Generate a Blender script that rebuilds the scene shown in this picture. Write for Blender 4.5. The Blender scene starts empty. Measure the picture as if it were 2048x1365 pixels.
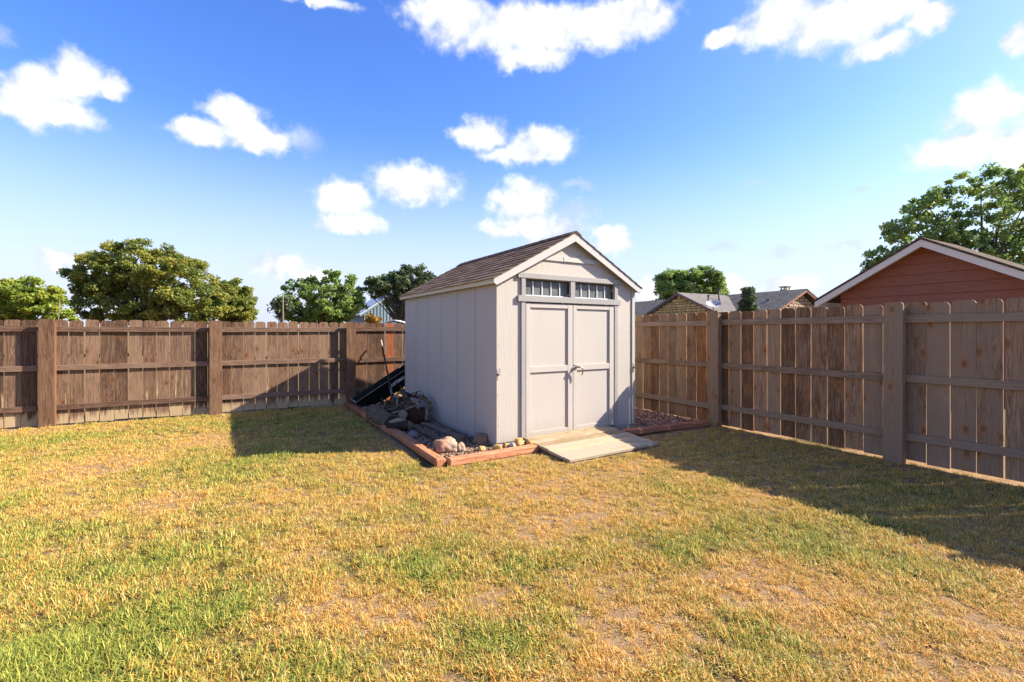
import bpy, bmesh, math, random
import numpy as np
from mathutils import Vector, Matrix, Euler, noise

random.seed(7); np.random.seed(7)
R = math.radians
sc = bpy.context.scene
COL = sc.collection

# ------------------------------------------------------------------ camera
F, CX, HY, CAMH, TH = 940.0, 1024.0, 664.0, 1.6, R(29.2)
cT, sT = math.cos(TH), math.sin(TH)
cam_d = bpy.data.cameras.new('camera')
cam = bpy.data.objects.new('camera', cam_d); COL.objects.link(cam)
cam.location = (0, 0, CAMH); cam.rotation_euler = (R(90), 0, -TH)
cam_d.sensor_width = 36; cam_d.lens = F / 2048 * 36
cam_d.shift_y = -(682.5 - HY) / 2048
cam_d.clip_start = 0.05; cam_d.clip_end = 6000
sc.camera = cam

def ray(px, py):
    a = (px - CX) / F; b = (HY - py) / F
    return Vector((a * cT + sT, -a * sT + cT, b))
def W(px, py, d):                      # point at depth d along a photo ray
    r = ray(px, py); return Vector((r.x * d, r.y * d, CAMH + r.z * d))
def G(px, py, z=0.0):                  # where a photo ray meets height z
    r = ray(px, py); return W(px, py, (z - CAMH) / r.z)

# ------------------------------------------------------------------ light
SUN = Vector((3.15, -1.40, 2.42)).normalized()
SUN_EL = math.asin(SUN.z); SUN_AZ = math.atan2(SUN.x, SUN.y)
sun_d = bpy.data.lights.new('sun', 'SUN'); sun = bpy.data.objects.new('sun', sun_d); COL.objects.link(sun)
sun_d.energy = 4.1; sun_d.angle = R(0.53); sun_d.color = (1.0, 0.905, 0.77)
sun.rotation_euler = (-SUN).to_track_quat('-Z', 'Y').to_euler()
SKY_STRENGTH = 0.084
sc.view_settings.view_transform = 'Standard'; sc.view_settings.look = 'None'
sc.view_settings.gamma = 1; sc.view_settings.use_curve_mapping = False
sc.view_settings.exposure = 1.74
CLOUD = 1.3 / (SKY_STRENGTH * 2 ** sc.view_settings.exposure)
sc.cycles.use_denoising = True
sc.cycles.max_bounces = 6; sc.cycles.diffuse_bounces = 4; sc.cycles.transparent_max_bounces = 8
sc.cycles.sample_clamp_indirect = 4

# node helpers ------------------------------------------------------
class NT:
    def __init__(s, nt): s.nt = nt; s.l = nt.links
    def n(s, t, **kw):
        nd = s.nt.nodes.new(t)
        for k, v in kw.items():
            if k.startswith('i_'):
                key = k[2:]; key = int(key) if key.isdigit() else key.replace('_', ' ')
                s.put(nd.inputs[key], v)
            else: setattr(nd, k, v)
        return nd
    def put(s, sock, v):
        if isinstance(v, bpy.types.NodeSocket): s.l.new(v, sock)
        elif isinstance(v, bpy.types.Node): s.l.new(v.outputs[0], sock)
        else:
            if sock.type == 'RGBA' and len(v) == 3: v = (*v, 1)
            sock.default_value = v
    def math(s, op, a, b=0.0, c=0.0, clamp=False):
        nd = s.n('ShaderNodeMath', operation=op, use_clamp=clamp)
        s.put(nd.inputs[0], a); s.put(nd.inputs[1], b); s.put(nd.inputs[2], c); return nd.outputs[0]
    def vm(s, op, a, b=(0, 0, 0), scale=None):
        nd = s.n('ShaderNodeVectorMath', operation=op); s.put(nd.inputs[0], a); s.put(nd.inputs[1], b)
        if scale is not None: s.put(nd.inputs['Scale'], scale)
        return nd.outputs['Value'] if op in ('LENGTH', 'DOT_PRODUCT', 'DISTANCE') else nd.outputs[0]
    def mix(s, f, a, b, mode='MIX'):
        nd = s.n('ShaderNodeMix', data_type='RGBA', blend_type=mode)
        s.put(nd.inputs[0], f); s.put(nd.inputs[6], a); s.put(nd.inputs[7], b); return nd.outputs[2]
    def noise(s, vec, scale, detail=3, rough=0.55, dist=0.0, out=0):
        nd = s.n('ShaderNodeTexNoise', i_Scale=scale, i_Detail=detail, i_Roughness=rough, i_Distortion=dist)
        if vec is not None: s.put(nd.inputs['Vector'], vec)
        return nd.outputs[out]
    def smooth(s, v, a, b, lo=0.0, hi=1.0):
        nd = s.n('ShaderNodeMapRange', interpolation_type='SMOOTHSTEP')
        s.put(nd.inputs[0], v); s.put(nd.inputs[1], a); s.put(nd.inputs[2], b); s.put(nd.inputs[3], lo); s.put(nd.inputs[4], hi)
        return nd.outputs[0]
    def ramp(s, v, stops):
        nd = s.n('ShaderNodeValToRGB'); s.put(nd.inputs[0], v); e = nd.color_ramp.elements
        while len(e) < len(stops): e.new(0.5)
        for k, (p, c) in enumerate(stops): e[k].position = p; e[k].color = (*c, 1)
        return nd.outputs[0]
    def scaled(s, vec, xyz): return s.vm('MULTIPLY', vec, xyz)
    def bump(s, h, strength, dist=0.01):
        nd = s.n('ShaderNodeBump', i_Strength=strength, i_Distance=dist); s.put(nd.inputs['Height'], h); return nd.outputs[0]
    def sep(s, v): nd = s.n('ShaderNodeSeparateXYZ'); s.put(nd.inputs[0], v); return nd.outputs

# ------------------------------------------------------------------ sky with cumulus
world = bpy.data.worlds.new('World'); sc.world = world; world.use_nodes = True
wt = world.node_tree; wt.nodes.clear(); N = NT(wt)
sky = N.n('ShaderNodeTexSky', sky_type='NISHITA', sun_disc=False, sun_elevation=SUN_EL, sun_rotation=SUN_AZ,
          air_density=1.0, dust_density=0.6, ozone_density=3.0)
skyc = N.n('ShaderNodeHueSaturation', i_Hue=.518, i_Saturation=1.27, i_Value=1.14, i_Color=sky.outputs[0]).outputs[0]
dirv = N.n('ShaderNodeTexCoord').outputs['Generated']
# pale summer haze low in the sky, the same all round
HZ = 1.03 / (SKY_STRENGTH * 2 ** sc.view_settings.exposure)
skyc = N.mix(N.smooth(N.sep(dirv)[2], .39, .0), skyc, (HZ * .78, HZ * .845, HZ * 1.04))
w1 = N.vm('SCALE', N.vm('SUBTRACT', N.noise(dirv, 7, 2, out=1), (.5, .5, .5)), scale=0.012)
w2 = N.vm('SCALE', N.vm('SUBTRACT', N.noise(dirv, 22, 4, .6, out=1), (.5, .5, .5)), scale=0.042)
pv = N.vm('ADD', N.vm('ADD', dirv, w1), w2)
def blob_field(blobs):
    acc = None
    for c, rx, ry in blobs:
        c = c.normalized(); r = c.cross(Vector((0, 0, 1))).normalized(); t = r.cross(c); pk = pv
        if acc is not None:               # chained so that the shader keeps few values alive at once
            q = N.n('ShaderNodeVectorMath', operation='MULTIPLY_ADD'); N.put(q.inputs[0], acc); q.inputs[1].default_value = (1e-9,) * 3; N.put(q.inputs[2], pv); pk = q.outputs[0]
        x = N.vm('DOT_PRODUCT', pk, tuple(r / rx)); y = N.vm('DOT_PRODUCT', pk, tuple(t / ry))
        L = N.math('MULTIPLY_ADD', x, x, N.math('MULTIPLY', y, y))
        acc = L if acc is None else N.math('SMOOTH_MIN', acc, L, 0.35)
    return N.math('SQRT', acc)
def skyblobs(lst):
    out = []
    for px, py, rx, ry in lst:
        d = ray(px, py)
        out.append((d, ray(px - rx, py).angle(ray(px + rx, py)) * .56, ray(px, py - ry).angle(ray(px, py + ry)) * .56))
    return out
CLOUDS = skyblobs([(55, 205, 66, 56), (150, 150, 66, 62), (100, 185, 80, 56), (225, 172, 42, 30), (120, 230, 90, 36),
    (470, 225, 75, 38), (400, 265, 75, 34), (510, 275, 80, 34),
    (900, 25, 110, 55), (1030, 60, 190, 62), (1060, 115, 95, 32), (1230, 45, 130, 62), (640, 0, 95, 20),
    (1560, 40, 110, 62), (1700, 40, 150, 62), (1755, 95, 75, 32), (1460, 72, 50, 22), (1860, 30, 60, 40), (2035, 75, 42, 42),
    (1960, 225, 95, 58), (1920, 300, 112, 42), (2040, 290, 80, 50),
    (965, 265, 62, 40), (1080, 290, 82, 42), (1040, 312, 100, 22),
    (685, 400, 66, 46), (830, 370, 98, 46), (700, 448, 80, 26), (1050, 405, 76, 50), (1075, 455, 120, 30), (1225, 482, 46, 36),
    (560, 532, 72, 32), (625, 548, 70, 18), (110, 522, 48, 32), (150, 530, 40, 20), (1470, 572, 50, 30), (1575, 578, 75, 30), (1290, 590, 40, 30)])
fine = N.noise(dirv, 30, 5, .6)
big = N.noise(dirv, 11, 3, .6)
Lf = blob_field(CLOUDS)
dens = N.math('ADD', N.math('SUBTRACT', 1.05, Lf), N.math('MULTIPLY', N.math('SUBTRACT', fine, .5), .75))
dens = N.math('ADD', dens, N.math('MULTIPLY', N.math('SUBTRACT', big, .5), .6))
alpha = N.smooth(dens, 0.06, 0.62)
# outside the frame the sky goes on with clouds of the same kind
away = N.smooth(N.vm('DOT_PRODUCT', dirv, (sT, cT, 0)), .60, .45)
more = N.math('MULTIPLY', N.smooth(N.math('ADD', N.noise(N.scaled(dirv, (1, 1, 1.8)), 4.5, 3, .5), N.math('MULTIPLY', N.math('SUBTRACT', fine, .5), .12)), .55, .66), away)
alpha = N.math('MAXIMUM', alpha, more)
WISP = skyblobs([(1440, 492, 50, 16), (1560, 505, 50, 14), (1725, 375, 26, 9), (1510, 366, 26, 8), (1690, 495, 42, 12), (610, 280, 44, 34), (5, 70, 34, 24),
                 (1150, 370, 40, 12), (920, 541, 40, 14), (1150, 425, 60, 30), (1780, 500, 90, 20), (1330, 560, 60, 20), (820, 560, 80, 16), (300, 560, 60, 14)])
wisp = N.smooth(N.math('ADD', N.math('SUBTRACT', 1.0, blob_field(WISP)), N.math('MULTIPLY', N.math('SUBTRACT', fine, .5), 1.4)), 0.0, 0.9, 0, 0.5)
up = N.smooth(N.sep(dirv)[2], 0.0, 0.03)
alpha = N.math('MULTIPLY', N.math('MAXIMUM', alpha, wisp), up)
shade = N.smooth(N.math('ADD', N.math('MULTIPLY', dens, .22), N.math('ADD', N.math('MULTIPLY', big, .75), N.math('MULTIPLY', fine, .35))), 0.44, 0.88)
cl = N.mix(shade, (CLOUD * .54, CLOUD * .60, CLOUD * .70), (CLOUD * .99, CLOUD * 1.0, CLOUD * 1.02))
bg = N.n('ShaderNodeBackground', i_Strength=SKY_STRENGTH, i_Color=N.mix(alpha, skyc, cl))
world.cycles.sampling_method = 'MANUAL'; world.cycles.sample_map_resolution = 512
wo = N.n('ShaderNodeOutputWorld'); wt.links.new(bg.outputs[0], wo.inputs[0])

# ------------------------------------------------------------------ materials
def mat(name):
    m = bpy.data.materials.new(name); m.use_nodes = True; nt = m.node_tree
    b = nt.nodes['Principled BSDF']; return m, NT(nt), b
def fin(m, n, b, col, rough=0.8, bump=None, metal=0.0, spec=0.3):
    n.put(b.inputs['Base Color'], col); n.put(b.inputs['Roughness'], rough); b.inputs['Metallic'].default_value = metal
    b.inputs['Specular IOR Level'].default_value = spec
    if bump is not None: n.put(b.inputs['Normal'], bump)
    return m
def coords(n, spread=37.0):
    tc = n.n('ShaderNodeTexCoord').outputs['Object']; oi = n.n('ShaderNodeObjectInfo').outputs['Random']
    off = n.math('MULTIPLY', oi, spread); cmb = n.n('ShaderNodeCombineXYZ', i_0=off, i_1=off, i_2=off).outputs[0]
    return tc, oi, n.vm('ADD', tc, cmb)

def wood_mat(name, c_dark, c_mid, c_light, axis=2, bleach=None, knots=True, var=0.35, grey=None):
    m, n, b = mat(name); tc, oi, v = coords(n)
    def ax(k): t = [1, 1, 1]; t[axis] = k; return tuple(t)
    g1 = n.noise(n.scaled(v, tuple(60 * q if q == 1 else 2.2 for q in ax(0))), 1.0, 5, .6, .6)
    g2 = n.noise(n.scaled(v, tuple(12 * q if q == 1 else .9 for q in ax(0))), 1.0, 4, .6, 1.2)
    blot = n.noise(n.scaled(v, tuple(5 * q if q == 1 else 2.5 for q in ax(0))), 1.0, 4, .65)
    rings = n.math('SINE', n.math('MULTIPLY', g2, 46))
    f = n.math('ADD', n.math('MULTIPLY', n.math('SUBTRACT', g1, .18), .85), n.math('MULTIPLY', rings, .15)); f = n.math('ADD', f, n.math('MULTIPLY', blot, .45))
    f = n.math('ADD', f, n.math('MULTIPLY', n.math('SUBTRACT', oi, .5), var))
    col = n.ramp(f, [(.2, c_dark), (.5, c_mid), (.85, c_light)])
    oi2 = n.math('FRACT', n.math('MULTIPLY', oi, 7.31))
    if grey is not None:
        col = n.mix(n.math('MULTIPLY', n.smooth(n.math('ADD', blot, n.math('MULTIPLY', n.math('SUBTRACT', oi2, .5), .5)), .35, .75), .8), col, grey)
    h = n.math('ADD', g1, n.math('MULTIPLY', rings, .15))
    if knots:
        vo = n.n('ShaderNodeTexVoronoi', voronoi_dimensions='2D', i_Scale=1.0, i_Randomness=1.0)
        wv = n.sep(n.vm('ADD', v, n.vm('SCALE', n.noise(v, 14, 2, out=1), scale=.03)))
        n.put(vo.inputs['Vector'], n.n('ShaderNodeCombineXYZ', i_0=n.math('MULTIPLY', wv[0], 5.5), i_1=n.math('MULTIPLY', wv[2], 3.2)).outputs[0])
        sel = n.smooth(n.sep(vo.outputs['Color'])[0], .70, .72)
        k = n.math('MULTIPLY', n.smooth(vo.outputs['Distance'], .17, .08), sel)
        col = n.mix(n.math('MULTIPLY', k, .8), col, tuple(c * .22 for c in c_dark))
        halo = n.math('MULTIPLY', n.math('MULTIPLY', n.smooth(vo.outputs['Distance'], .42, .17), sel), .5)
        col = n.mix(halo, col, (c_mid[0] * 1.25, c_mid[1] * .95, c_mid[2] * .7))
    if bleach is not None:
        z = n.sep(tc)[2]
        ed = n.noise(n.scaled(v, (22, 22, 2.2)), 1.0, 4, .6)
        zz = n.math('ADD', z, n.math('MULTIPLY', n.math('SUBTRACT', oi2, .5), .12))
        bm_ = n.smooth(n.math('ADD', zz, n.math('MULTIPLY', n.math('SUBTRACT', ed, .5), .5)), .20, .06)
        streak = n.math('MULTIPLY', n.smooth(n.noise(n.scaled(v, (16, 16, 1.1)), 1.0, 3, .55), .64, .70), n.smooth(z, 1.1, .35))
        col = n.mix(n.math('MULTIPLY', n.math('MAXIMUM', bm_, streak), .8), col, bleach)
    return fin(m, n, b, col, .82, n.bump(h, .5, .004), spec=.2)

M = {}
M['picket_brown'] = wood_mat('stained_cedar', (.066, .036, .021), (.150, .086, .051), (.245, .152, .094), bleach=(.46, .34, .19), var=.6)
M['post_brown'] = wood_mat('stained_cedar_post', (.075, .036, .018), (.150, .080, .044), (.215, .125, .075), var=.2, knots=False)
M['rail_brown'] = wood_mat('stained_cedar_rail', (.085, .045, .028), (.150, .088, .056), (.23, .150, .10), axis=0, knots=False)
M['picket_red'] = wood_mat('new_cedar', (.19, .055, .02), (.30, .10, .04), (.38, .15, .07))
M['picket_orange'] = wood_mat('orange_cedar', (.16, .065, .026), (.30, .135, .055), (.40, .21, .10))
M['picket_grey'] = wood_mat('weathered_cedar', (.125, .063, .030), (.275, .158, .083), (.43, .272, .155), var=.8, grey=(.25, .172, .110))
M['post_grey'] = wood_mat('weathered_cedar_post', (.165, .095, .048), (.275, .172, .10), (.385, .26, .165), var=.2, grey=(.25, .178, .112))
M['rail_grey'] = wood_mat('weathered_cedar_rail', (.17, .105, .064), (.28, .185, .12), (.38, .265, .185), axis=0, grey=(.27, .195, .125), knots=False)
M['ramp'] = wood_mat('ramp_pine', (.22, .155, .085), (.36, .265, .155), (.46, .355, .225), axis=0, knots=False, var=.5, grey=(.33, .28, .21))
M['redtimber'] = wood_mat('red_timber', (.20, .068, .028), (.37, .145, .065), (.50, .23, .115), axis=1, knots=False, var=.3)
M['redtimber_x'] = wood_mat('red_timber_across', (.26, .09, .042), (.43, .18, .09), (.56, .28, .16), axis=0, knots=False, var=.3)
M['greytimber'] = wood_mat('grey_timber', (.07, .045, .03), (.15, .102, .07), (.24, .178, .13), axis=1, knots=False, var=.2)
M['drywood'] = wood_mat('dry_branch', (.05, .034, .021), (.125, .088, .058), (.24, .18, .125), axis=2, knots=False, var=.8)
M['palewood'] = wood_mat('pale_split_wood', (.15, .105, .065), (.27, .205, .14), (.40, .32, .235), axis=2, knots=False)

def bark_mat(name, cd, cl_, k=1.0):
    m, n, b = mat(name); tc, oi, v = coords(n)
    f = n.noise(n.scaled(v, (44 * k, 44 * k, 5 * k)), 1.0, 6, .68, 1.0); f2 = n.noise(v, 9, 4)
    h = n.math('ADD', f, n.math('MULTIPLY', f2, .4))
    return fin(m, n, b, n.ramp(h, [(.4, cd), (.95, cl_)]), .9, n.bump(h, 1.0, .03), spec=.15)
M['bark_grey'] = bark_mat('grey_bark', (.026, .017, .009), (.255, .178, .112))
M['bark_brown'] = bark_mat('brown_bark', (.016, .009, .005), (.12, .066, .03))
M['bark_dark'] = bark_mat('dark_bark', (.010, .008, .006), (.085, .066, .048))
M['trunk'] = bark_mat('tree_bark', (.035, .027, .02), (.13, .105, .08), .4)

def paint_mat(name, c, grain=.7, rough_bump=0.0, dirt=.12):
    m, n, b = mat(name); tc, oi, v = coords(n)
    g = n.noise(n.scaled(v, (70, 70, 3)), 1.0, 5, .6, .5); s = n.noise(v, 1.7, 5, .65); fl = n.noise(n.scaled(v, (1, 1, .25)), 9, 4, .7)
    col = n.mix(n.smooth(s, .35, .75, 0, .22), c, tuple(q * .82 for q in c))
    col = n.mix(n.smooth(fl, .62, .8, 0, .25), col, tuple(q * .72 for q in c))
    z = n.sep(tc)[2]
    col = n.mix(n.math('MULTIPLY', n.smooth(n.math('ADD', z, n.math('MULTIPLY', fl, .25)), .42, .16), dirt * 2.5), col, (.30, .25, .20))
    h = g
    if rough_bump: h = n.math('ADD', n.math('MULTIPLY', g, .4), n.math('MULTIPLY', n.noise(n.scaled(v, (1, 1, .5)), 120, 3, .7), rough_bump))
    return fin(m, n, b, col, .62, n.bump(h, grain, .006), spec=.25)
M['paint'] = paint_mat('grey_white_paint', (.44, .40, .345))
M['door'] = paint_mat('door_paint', (.435, .395, .352), .3)
M['trim'] = paint_mat('rough_trim_paint', (.315, .300, .285), 1.0, 1.0, .02)
M['rake'] = paint_mat('rake_paint', (.45, .425, .395), .4, .3, 0)
M['cream'] = paint_mat('soffit_paint', (.60, .53, .36), .2, 0, 0)
M['collar'] = paint_mat('collar_paint', (.46, .44, .39), .8, .6, 0)

def plain(name, c, rough=.6, metal=0.0, var=.15, scale=8.0, spec=.4, bump=.2):
    m, n, b = mat(name); tc, oi, v = coords(n); f = n.noise(v, scale, 5, .6)
    col = n.mix(f, tuple(q * (1 - var) for q in c), tuple(min(1, q * (1 + var)) for q in c))
    return fin(m, n, b, col, rough, n.bump(f, bump, .01), metal, spec)
M['dark'] = plain('dark_gap', (.02, .018, .016), .9)
M['groove_shade_strip'] = plain('groove_shadow_paint', (.05, .036, .026), .9)
M['metal'] = plain('worn_metal', (.30, .29, .27), .45, .8)
M['rust'] = plain('rusty_hook', (.10, .07, .055), .6, .4)
M['white'] = plain('white_muntin', (.72, .71, .68), .5, var=.05)
M['black'] = plain('black_steel', (.004, .004, .0045), .5, 0.0, .3, spec=.25)
M['blackin'] = plain('black_steel_rim', (.05, .045, .035), .45, .3, .4)
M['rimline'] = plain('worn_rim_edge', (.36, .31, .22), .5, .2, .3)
M['letter'] = plain('white_lettering', (.75, .75, .73), .5, var=.03)
M['blackpole'] = plain('black_handle', (.012, .012, .012), .4)
M['greypole'] = plain('grey_handle', (.16, .15, .14), .5)
M['woodpole'] = plain('wood_handle', (.42, .32, .21), .6)
M['redtrim'] = plain('red_fascia', (.33, .12, .065), .6)
M['housetrim'] = plain('house_trim', (.66, .60, .49), .6, var=.06)
M['bluebarn'] = plain('blue_barn_siding', (.17, .24, .28), .7, var=.3, scale=3)
M['tin'] = plain('pale_metal_roof', (.55, .57, .58), .5, var=.1)
M['dish'] = plain('dish_grey', (.50, .49, .47), .5)
M['utility'] = plain('pole_wood', (.16, .12, .09), .9)

m, n, b = mat('textured_glass'); tc, oi, v = coords(n)
f = n.noise(n.scaled(v, (1, 1, .6)), 90, 4, .7); f2 = n.noise(v, 6, 3)
M['glass'] = fin(m, n, b, n.ramp(n.math('ADD', n.math('MULTIPLY', f, .7), n.math('MULTIPLY', f2, .4)), [(.35, (.035, .040, .040)), (.85, (.24, .25, .235))]), .32, n.bump(f, .6, .004), spec=.25)

m, n, b = mat('brown_shingle'); tc, oi, v = coords(n)
f = n.noise(v, 140, 3, .7); f2 = n.noise(v, 9, 4)
c = n.ramp(n.math('ADD', n.math('MULTIPLY', f, .5), n.math('MULTIPLY', oi, .5)), [(.15, (.075, .043, .026)), (.5, (.165, .103, .064)), (.85, (.27, .18, .115))])
M['shingle'] = fin(m, n, b, n.mix(n.math('MULTIPLY', f2, .4), c, (.165, .12, .085)), .95, n.bump(f, .6, .006), spec=.1)

def roof_mat(name, cd, cl_, axis):
    m, n, b = mat(name); tc = n.n('ShaderNodeTexCoord').outputs['Object']; s = n.sep(tc)
    br = n.n('ShaderNodeTexBrick', offset=.5, i_Scale=1.0, i_Mortar_Size=.012, i_Brick_Width=.32, i_Row_Height=.09, i_Bias=0.0)
    n.put(br.inputs['Color1'], cd); n.put(br.inputs['Color2'], cl_); n.put(br.inputs['Mortar'], tuple(q * .4 for q in cd))
    n.put(br.inputs['Vector'], n.n('ShaderNodeCombineXYZ', i_0=s[axis], i_1=s[2]).outputs[0])
    f = n.noise(tc, 5, 5, .65)
    return fin(m, n, b, n.mix(n.math('MULTIPLY', f, .7), br.outputs[0], tuple((a_ + b_) / 2 for a_, b_ in zip(cd, cl_))), .95, n.bump(n.noise(tc, 60, 3), .4, .01), spec=.1)
M['roof_grey'] = roof_mat('grey_roof_shingle', (.075, .070, .068), (.17, .155, .145), 1)
M['roof_grey2'] = roof_mat('grey_wing_shingle', (.12, .11, .10), (.22, .20, .185), 0)
M['roof_brown'] = roof_mat('brown_roof_shingle', (.06, .042, .03), (.13, .095, .07), 0)

m, n, b = mat('red_lap_siding'); tc, oi, v = coords(n)
f = n.noise(n.scaled(v, (1, 1.2, 14)), 4, 5, .6)
M['redsiding'] = fin(m, n, b, n.ramp(f, [(.3, (.20, .070, .038)), (.7, (.29, .112, .064))]), .7, n.bump(f, .3, .006))

def stone_mat(name, stops, sc_=18, bump=.8, rough=.85):
    m, n, b = mat(name); tc, oi, v = coords(n)
    f = n.noise(v, sc_, 6, .65, .3); f2 = n.noise(v, sc_ * .25, 3)
    h = n.math('ADD', n.math('MULTIPLY', f, .6), n.math('MULTIPLY', f2, .4)); h = n.math('ADD', h, n.math('MULTIPLY', n.math('SUBTRACT', oi, .5), .25))
    return fin(m, n, b, n.ramp(h, stops), rough, n.bump(f, bump, .012), spec=.25)
M['pinkrock'] = stone_mat('pink_granite', [(.3, (.32, .135, .075)), (.5, (.36, .20, .125)), (.62, (.33, .26, .20)), (.8, (.44, .31, .215))], 14)
M['brownrock'] = stone_mat('brown_rock', [(.3, (.13, .075, .05)), (.7, (.32, .20, .14))])
M['yellowrock'] = stone_mat('ochre_stone', [(.3, (.36, .19, .06)), (.55, (.50, .29, .10)), (.8, (.58, .38, .18))], 12, .4)
M['greyrock'] = stone_mat('grey_stone', [(.3, (.10, .095, .10)), (.8, (.23, .22, .225))], 22, .25)
M['palerock'] = stone_mat('pale_grey_stone', [(.3, (.33, .27, .21)), (.8, (.52, .46, .39))], 15, .5)
M['housestone'] = stone_mat('yellow_limestone', [(.25, (.42, .26, .08)), (.55, (.56, .385, .14)), (.85, (.66, .49, .22))], 2.5, .6)
M['housestone2'] = stone_mat('buff_limestone', [(.25, (.25, .18, .11)), (.55, (.36, .27, .18)), (.85, (.46, .37, .27))], 2.5, .6)
M['mortar'] = plain('dark_mortar', (.17, .12, .065), .95)

def gravel_mat(name, stops):
    m, n, b = mat(name); at = n.n('ShaderNodeAttribute', attribute_name='tint').outputs['Fac']
    v = n.n('ShaderNodeTexCoord').outputs['Object']
    f = n.math('ADD', at, n.math('MULTIPLY', n.math('SUBTRACT', n.noise(v, 90, 3), .5), .3))
    return fin(m, n, b, n.ramp(f, stops), .9, spec=.2)
M['gravel'] = gravel_mat('mixed_gravel', [(0, (.06, .032, .018)), (.3, (.17, .088, .048)), (.6, (.29, .175, .105)), (.85, (.25, .19, .145)), (1, (.46, .36, .26))])
M['gravel_pink'] = gravel_mat('pink_gravel', [(0, (.14, .058, .034)), (.4, (.32, .15, .09)), (.75, (.43, .23, .145)), (1, (.54, .38, .27))])

def leaf_mat(name, stops, trans=.35):
    m = bpy.data.materials.new(name); m.use_nodes = True; n = NT(m.node_tree); m.node_tree.nodes.clear()
    at = n.n('ShaderNodeAttribute', attribute_name='tint').outputs['Fac']
    col = n.ramp(at, stops)
    d = n.n('ShaderNodeBsdfPrincipled', i_Base_Color=col, i_Roughness=.55); d.inputs['Specular IOR Level'].default_value = .35
    t = n.n('ShaderNodeBsdfTranslucent', i_Color=col)
    mx = n.n('ShaderNodeMixShader', i_0=trans); n.l.new(d.outputs[0], mx.inputs[1]); n.l.new(t.outputs[0], mx.inputs[2])
    o = n.n('ShaderNodeOutputMaterial'); n.l.new(mx.outputs[0], o.inputs[0]); return m
M['leaf_olive'] = leaf_mat('olive_leaves', [(0, (0.067, 0.097, 0.025)), (.4, (0.183, 0.225, 0.044)), (.75, (0.319, 0.322, 0.053)), (1, (0.464, 0.386, 0.071))], .42)
M['leaf_lime'] = leaf_mat('lime_leaves', [(0, (0.071, 0.111, 0.020)), (.5, (0.231, 0.302, 0.039)), (1, (0.422, 0.423, 0.051))], .42)
M['leaf_green'] = leaf_mat('green_leaves', [(0, (0.067, 0.118, 0.034)), (.5, (0.190, 0.298, 0.062)), (1, (0.380, 0.433, 0.112))], .42)
M['leaf_dark'] = leaf_mat('dark_leaves', [(0, (0.040, 0.062, 0.034)), (.5, (0.095, 0.140, 0.056)), (1, (0.225, 0.281, 0.100))], .25)
M['leaf_maple'] = leaf_mat('maple_leaves', [(0, (0.078, 0.139, 0.043)), (.5, (0.211, 0.326, 0.078)), (.85, (0.393, 0.481, 0.122)), (1, (0.616, 0.495, 0.209))], .42)
M['leaf_orange'] = leaf_mat('orange_leaves', [(0, (.22, .12, .02)), (.5, (.42, .24, .03)), (1, (.5, .36, .06))], .3)

# lawn soil and grass blades share a dryness field
def blob(px, py, rad, amt): p = G(px, py); return (p.x, p.y, rad, amt)
PATCH = [blob(700, 1215, .34, .75), blob(820, 1235, .25, .5), blob(990, 1180, .2, .5), blob(1310, 1255, .3, .55), blob(1230, 1330, .3, .4), blob(1560, 1135, .35, .5), blob(1480, 1180, .3, .45),
         blob(240, 930, .55, .6), blob(90, 965, .5, .4), blob(420, 880, .5, .35), blob(300, 1010, .4, .3), blob(60, 1030, .4, .3), blob(1180, 960, .5, .3), blob(1250, 940, .4, .3),
         blob(1000, 1290, .25, -.6), blob(1060, 1150, .4, -.3), blob(820, 1140, .3, -.45), blob(120, 1180, .6, -.25), blob(250, 1290, .5, -.35), blob(500, 1200, .5, -.3), blob(640, 1320, .3, -.3),
         blob(1240, 1100, .45, -.35), blob(1500, 1270, .25, -.35), blob(1850, 1150, .35, -.4), blob(1660, 1090, .4, -.3), blob(400, 1130, .5, -.2), blob(0, 1365, .30, -.95)]
def dryness(x, y):
    v = .51 + .22 * min(1, max(0, (x - .6) * .5)) + .55 * noise.noise((x * .7 + 3, y * .7, 0)) + .38 * noise.noise((x * 2.3, y * 2.3 + 7, 1)) + .22 * noise.noise((x * 7, y * 7, 2))
    for bx, by, r, a in PATCH:
        q = ((x - bx) ** 2 + (y - by) ** 2) / (r * r)
        if q < 4: v += a * math.exp(-q * 1.2)
    return min(1.25, max(0.0, v))
m, n, b = mat('lawn_soil')
at = n.n('ShaderNodeAttribute', attribute_name='dry').outputs['Fac']; tc = n.n('ShaderNodeTexCoord').outputs['Object']
f = n.noise(tc, 55, 5, .7); f2 = n.noise(tc, 9, 4, .6)
soil = n.ramp(n.math('ADD', n.math('MULTIPLY', f, .6), n.math('MULTIPLY', f2, .4)), [(.3, (.11, .062, .030)), (.55, (.30, .195, .10)), (.8, (.50, .36, .20))])
soil = n.mix(n.smooth(at, .75, .25), soil, (.075, .06, .02))
M['soil'] = fin(m, n, b, soil, 1.0, n.bump(f, .8, .02), spec=.05)
m = bpy.data.materials.new('grass_blade'); m.use_nodes = True; n = NT(m.node_tree); m.node_tree.nodes.clear()
dr = n.n('ShaderNodeAttribute', attribute_name='dry', attribute_type='INSTANCER').outputs['Fac']
lu = n.n('ShaderNodeAttribute', attribute_name='hue', attribute_type='INSTANCER').outputs['Fac']
ti = n.n('ShaderNodeAttribute', attribute_name='tint').outputs['Fac']
fr = n.math('FRACT', n.math('ADD', ti, lu))
straw = n.ramp(fr, [(0, (.44, .155, .030)), (.25, (.63, .315, .055)), (.65, (.74, .48, .12)), (1, (.76, .59, .27))])
green = n.ramp(fr, [(0, (.10, .145, .025)), (.45, (.27, .31, .048)), (1, (.52, .48, .09))])
sel = n.smooth(n.math('ADD', dr, n.math('MULTIPLY', n.math('SUBTRACT', ti, .5), 1.1)), .36, .66)
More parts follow.
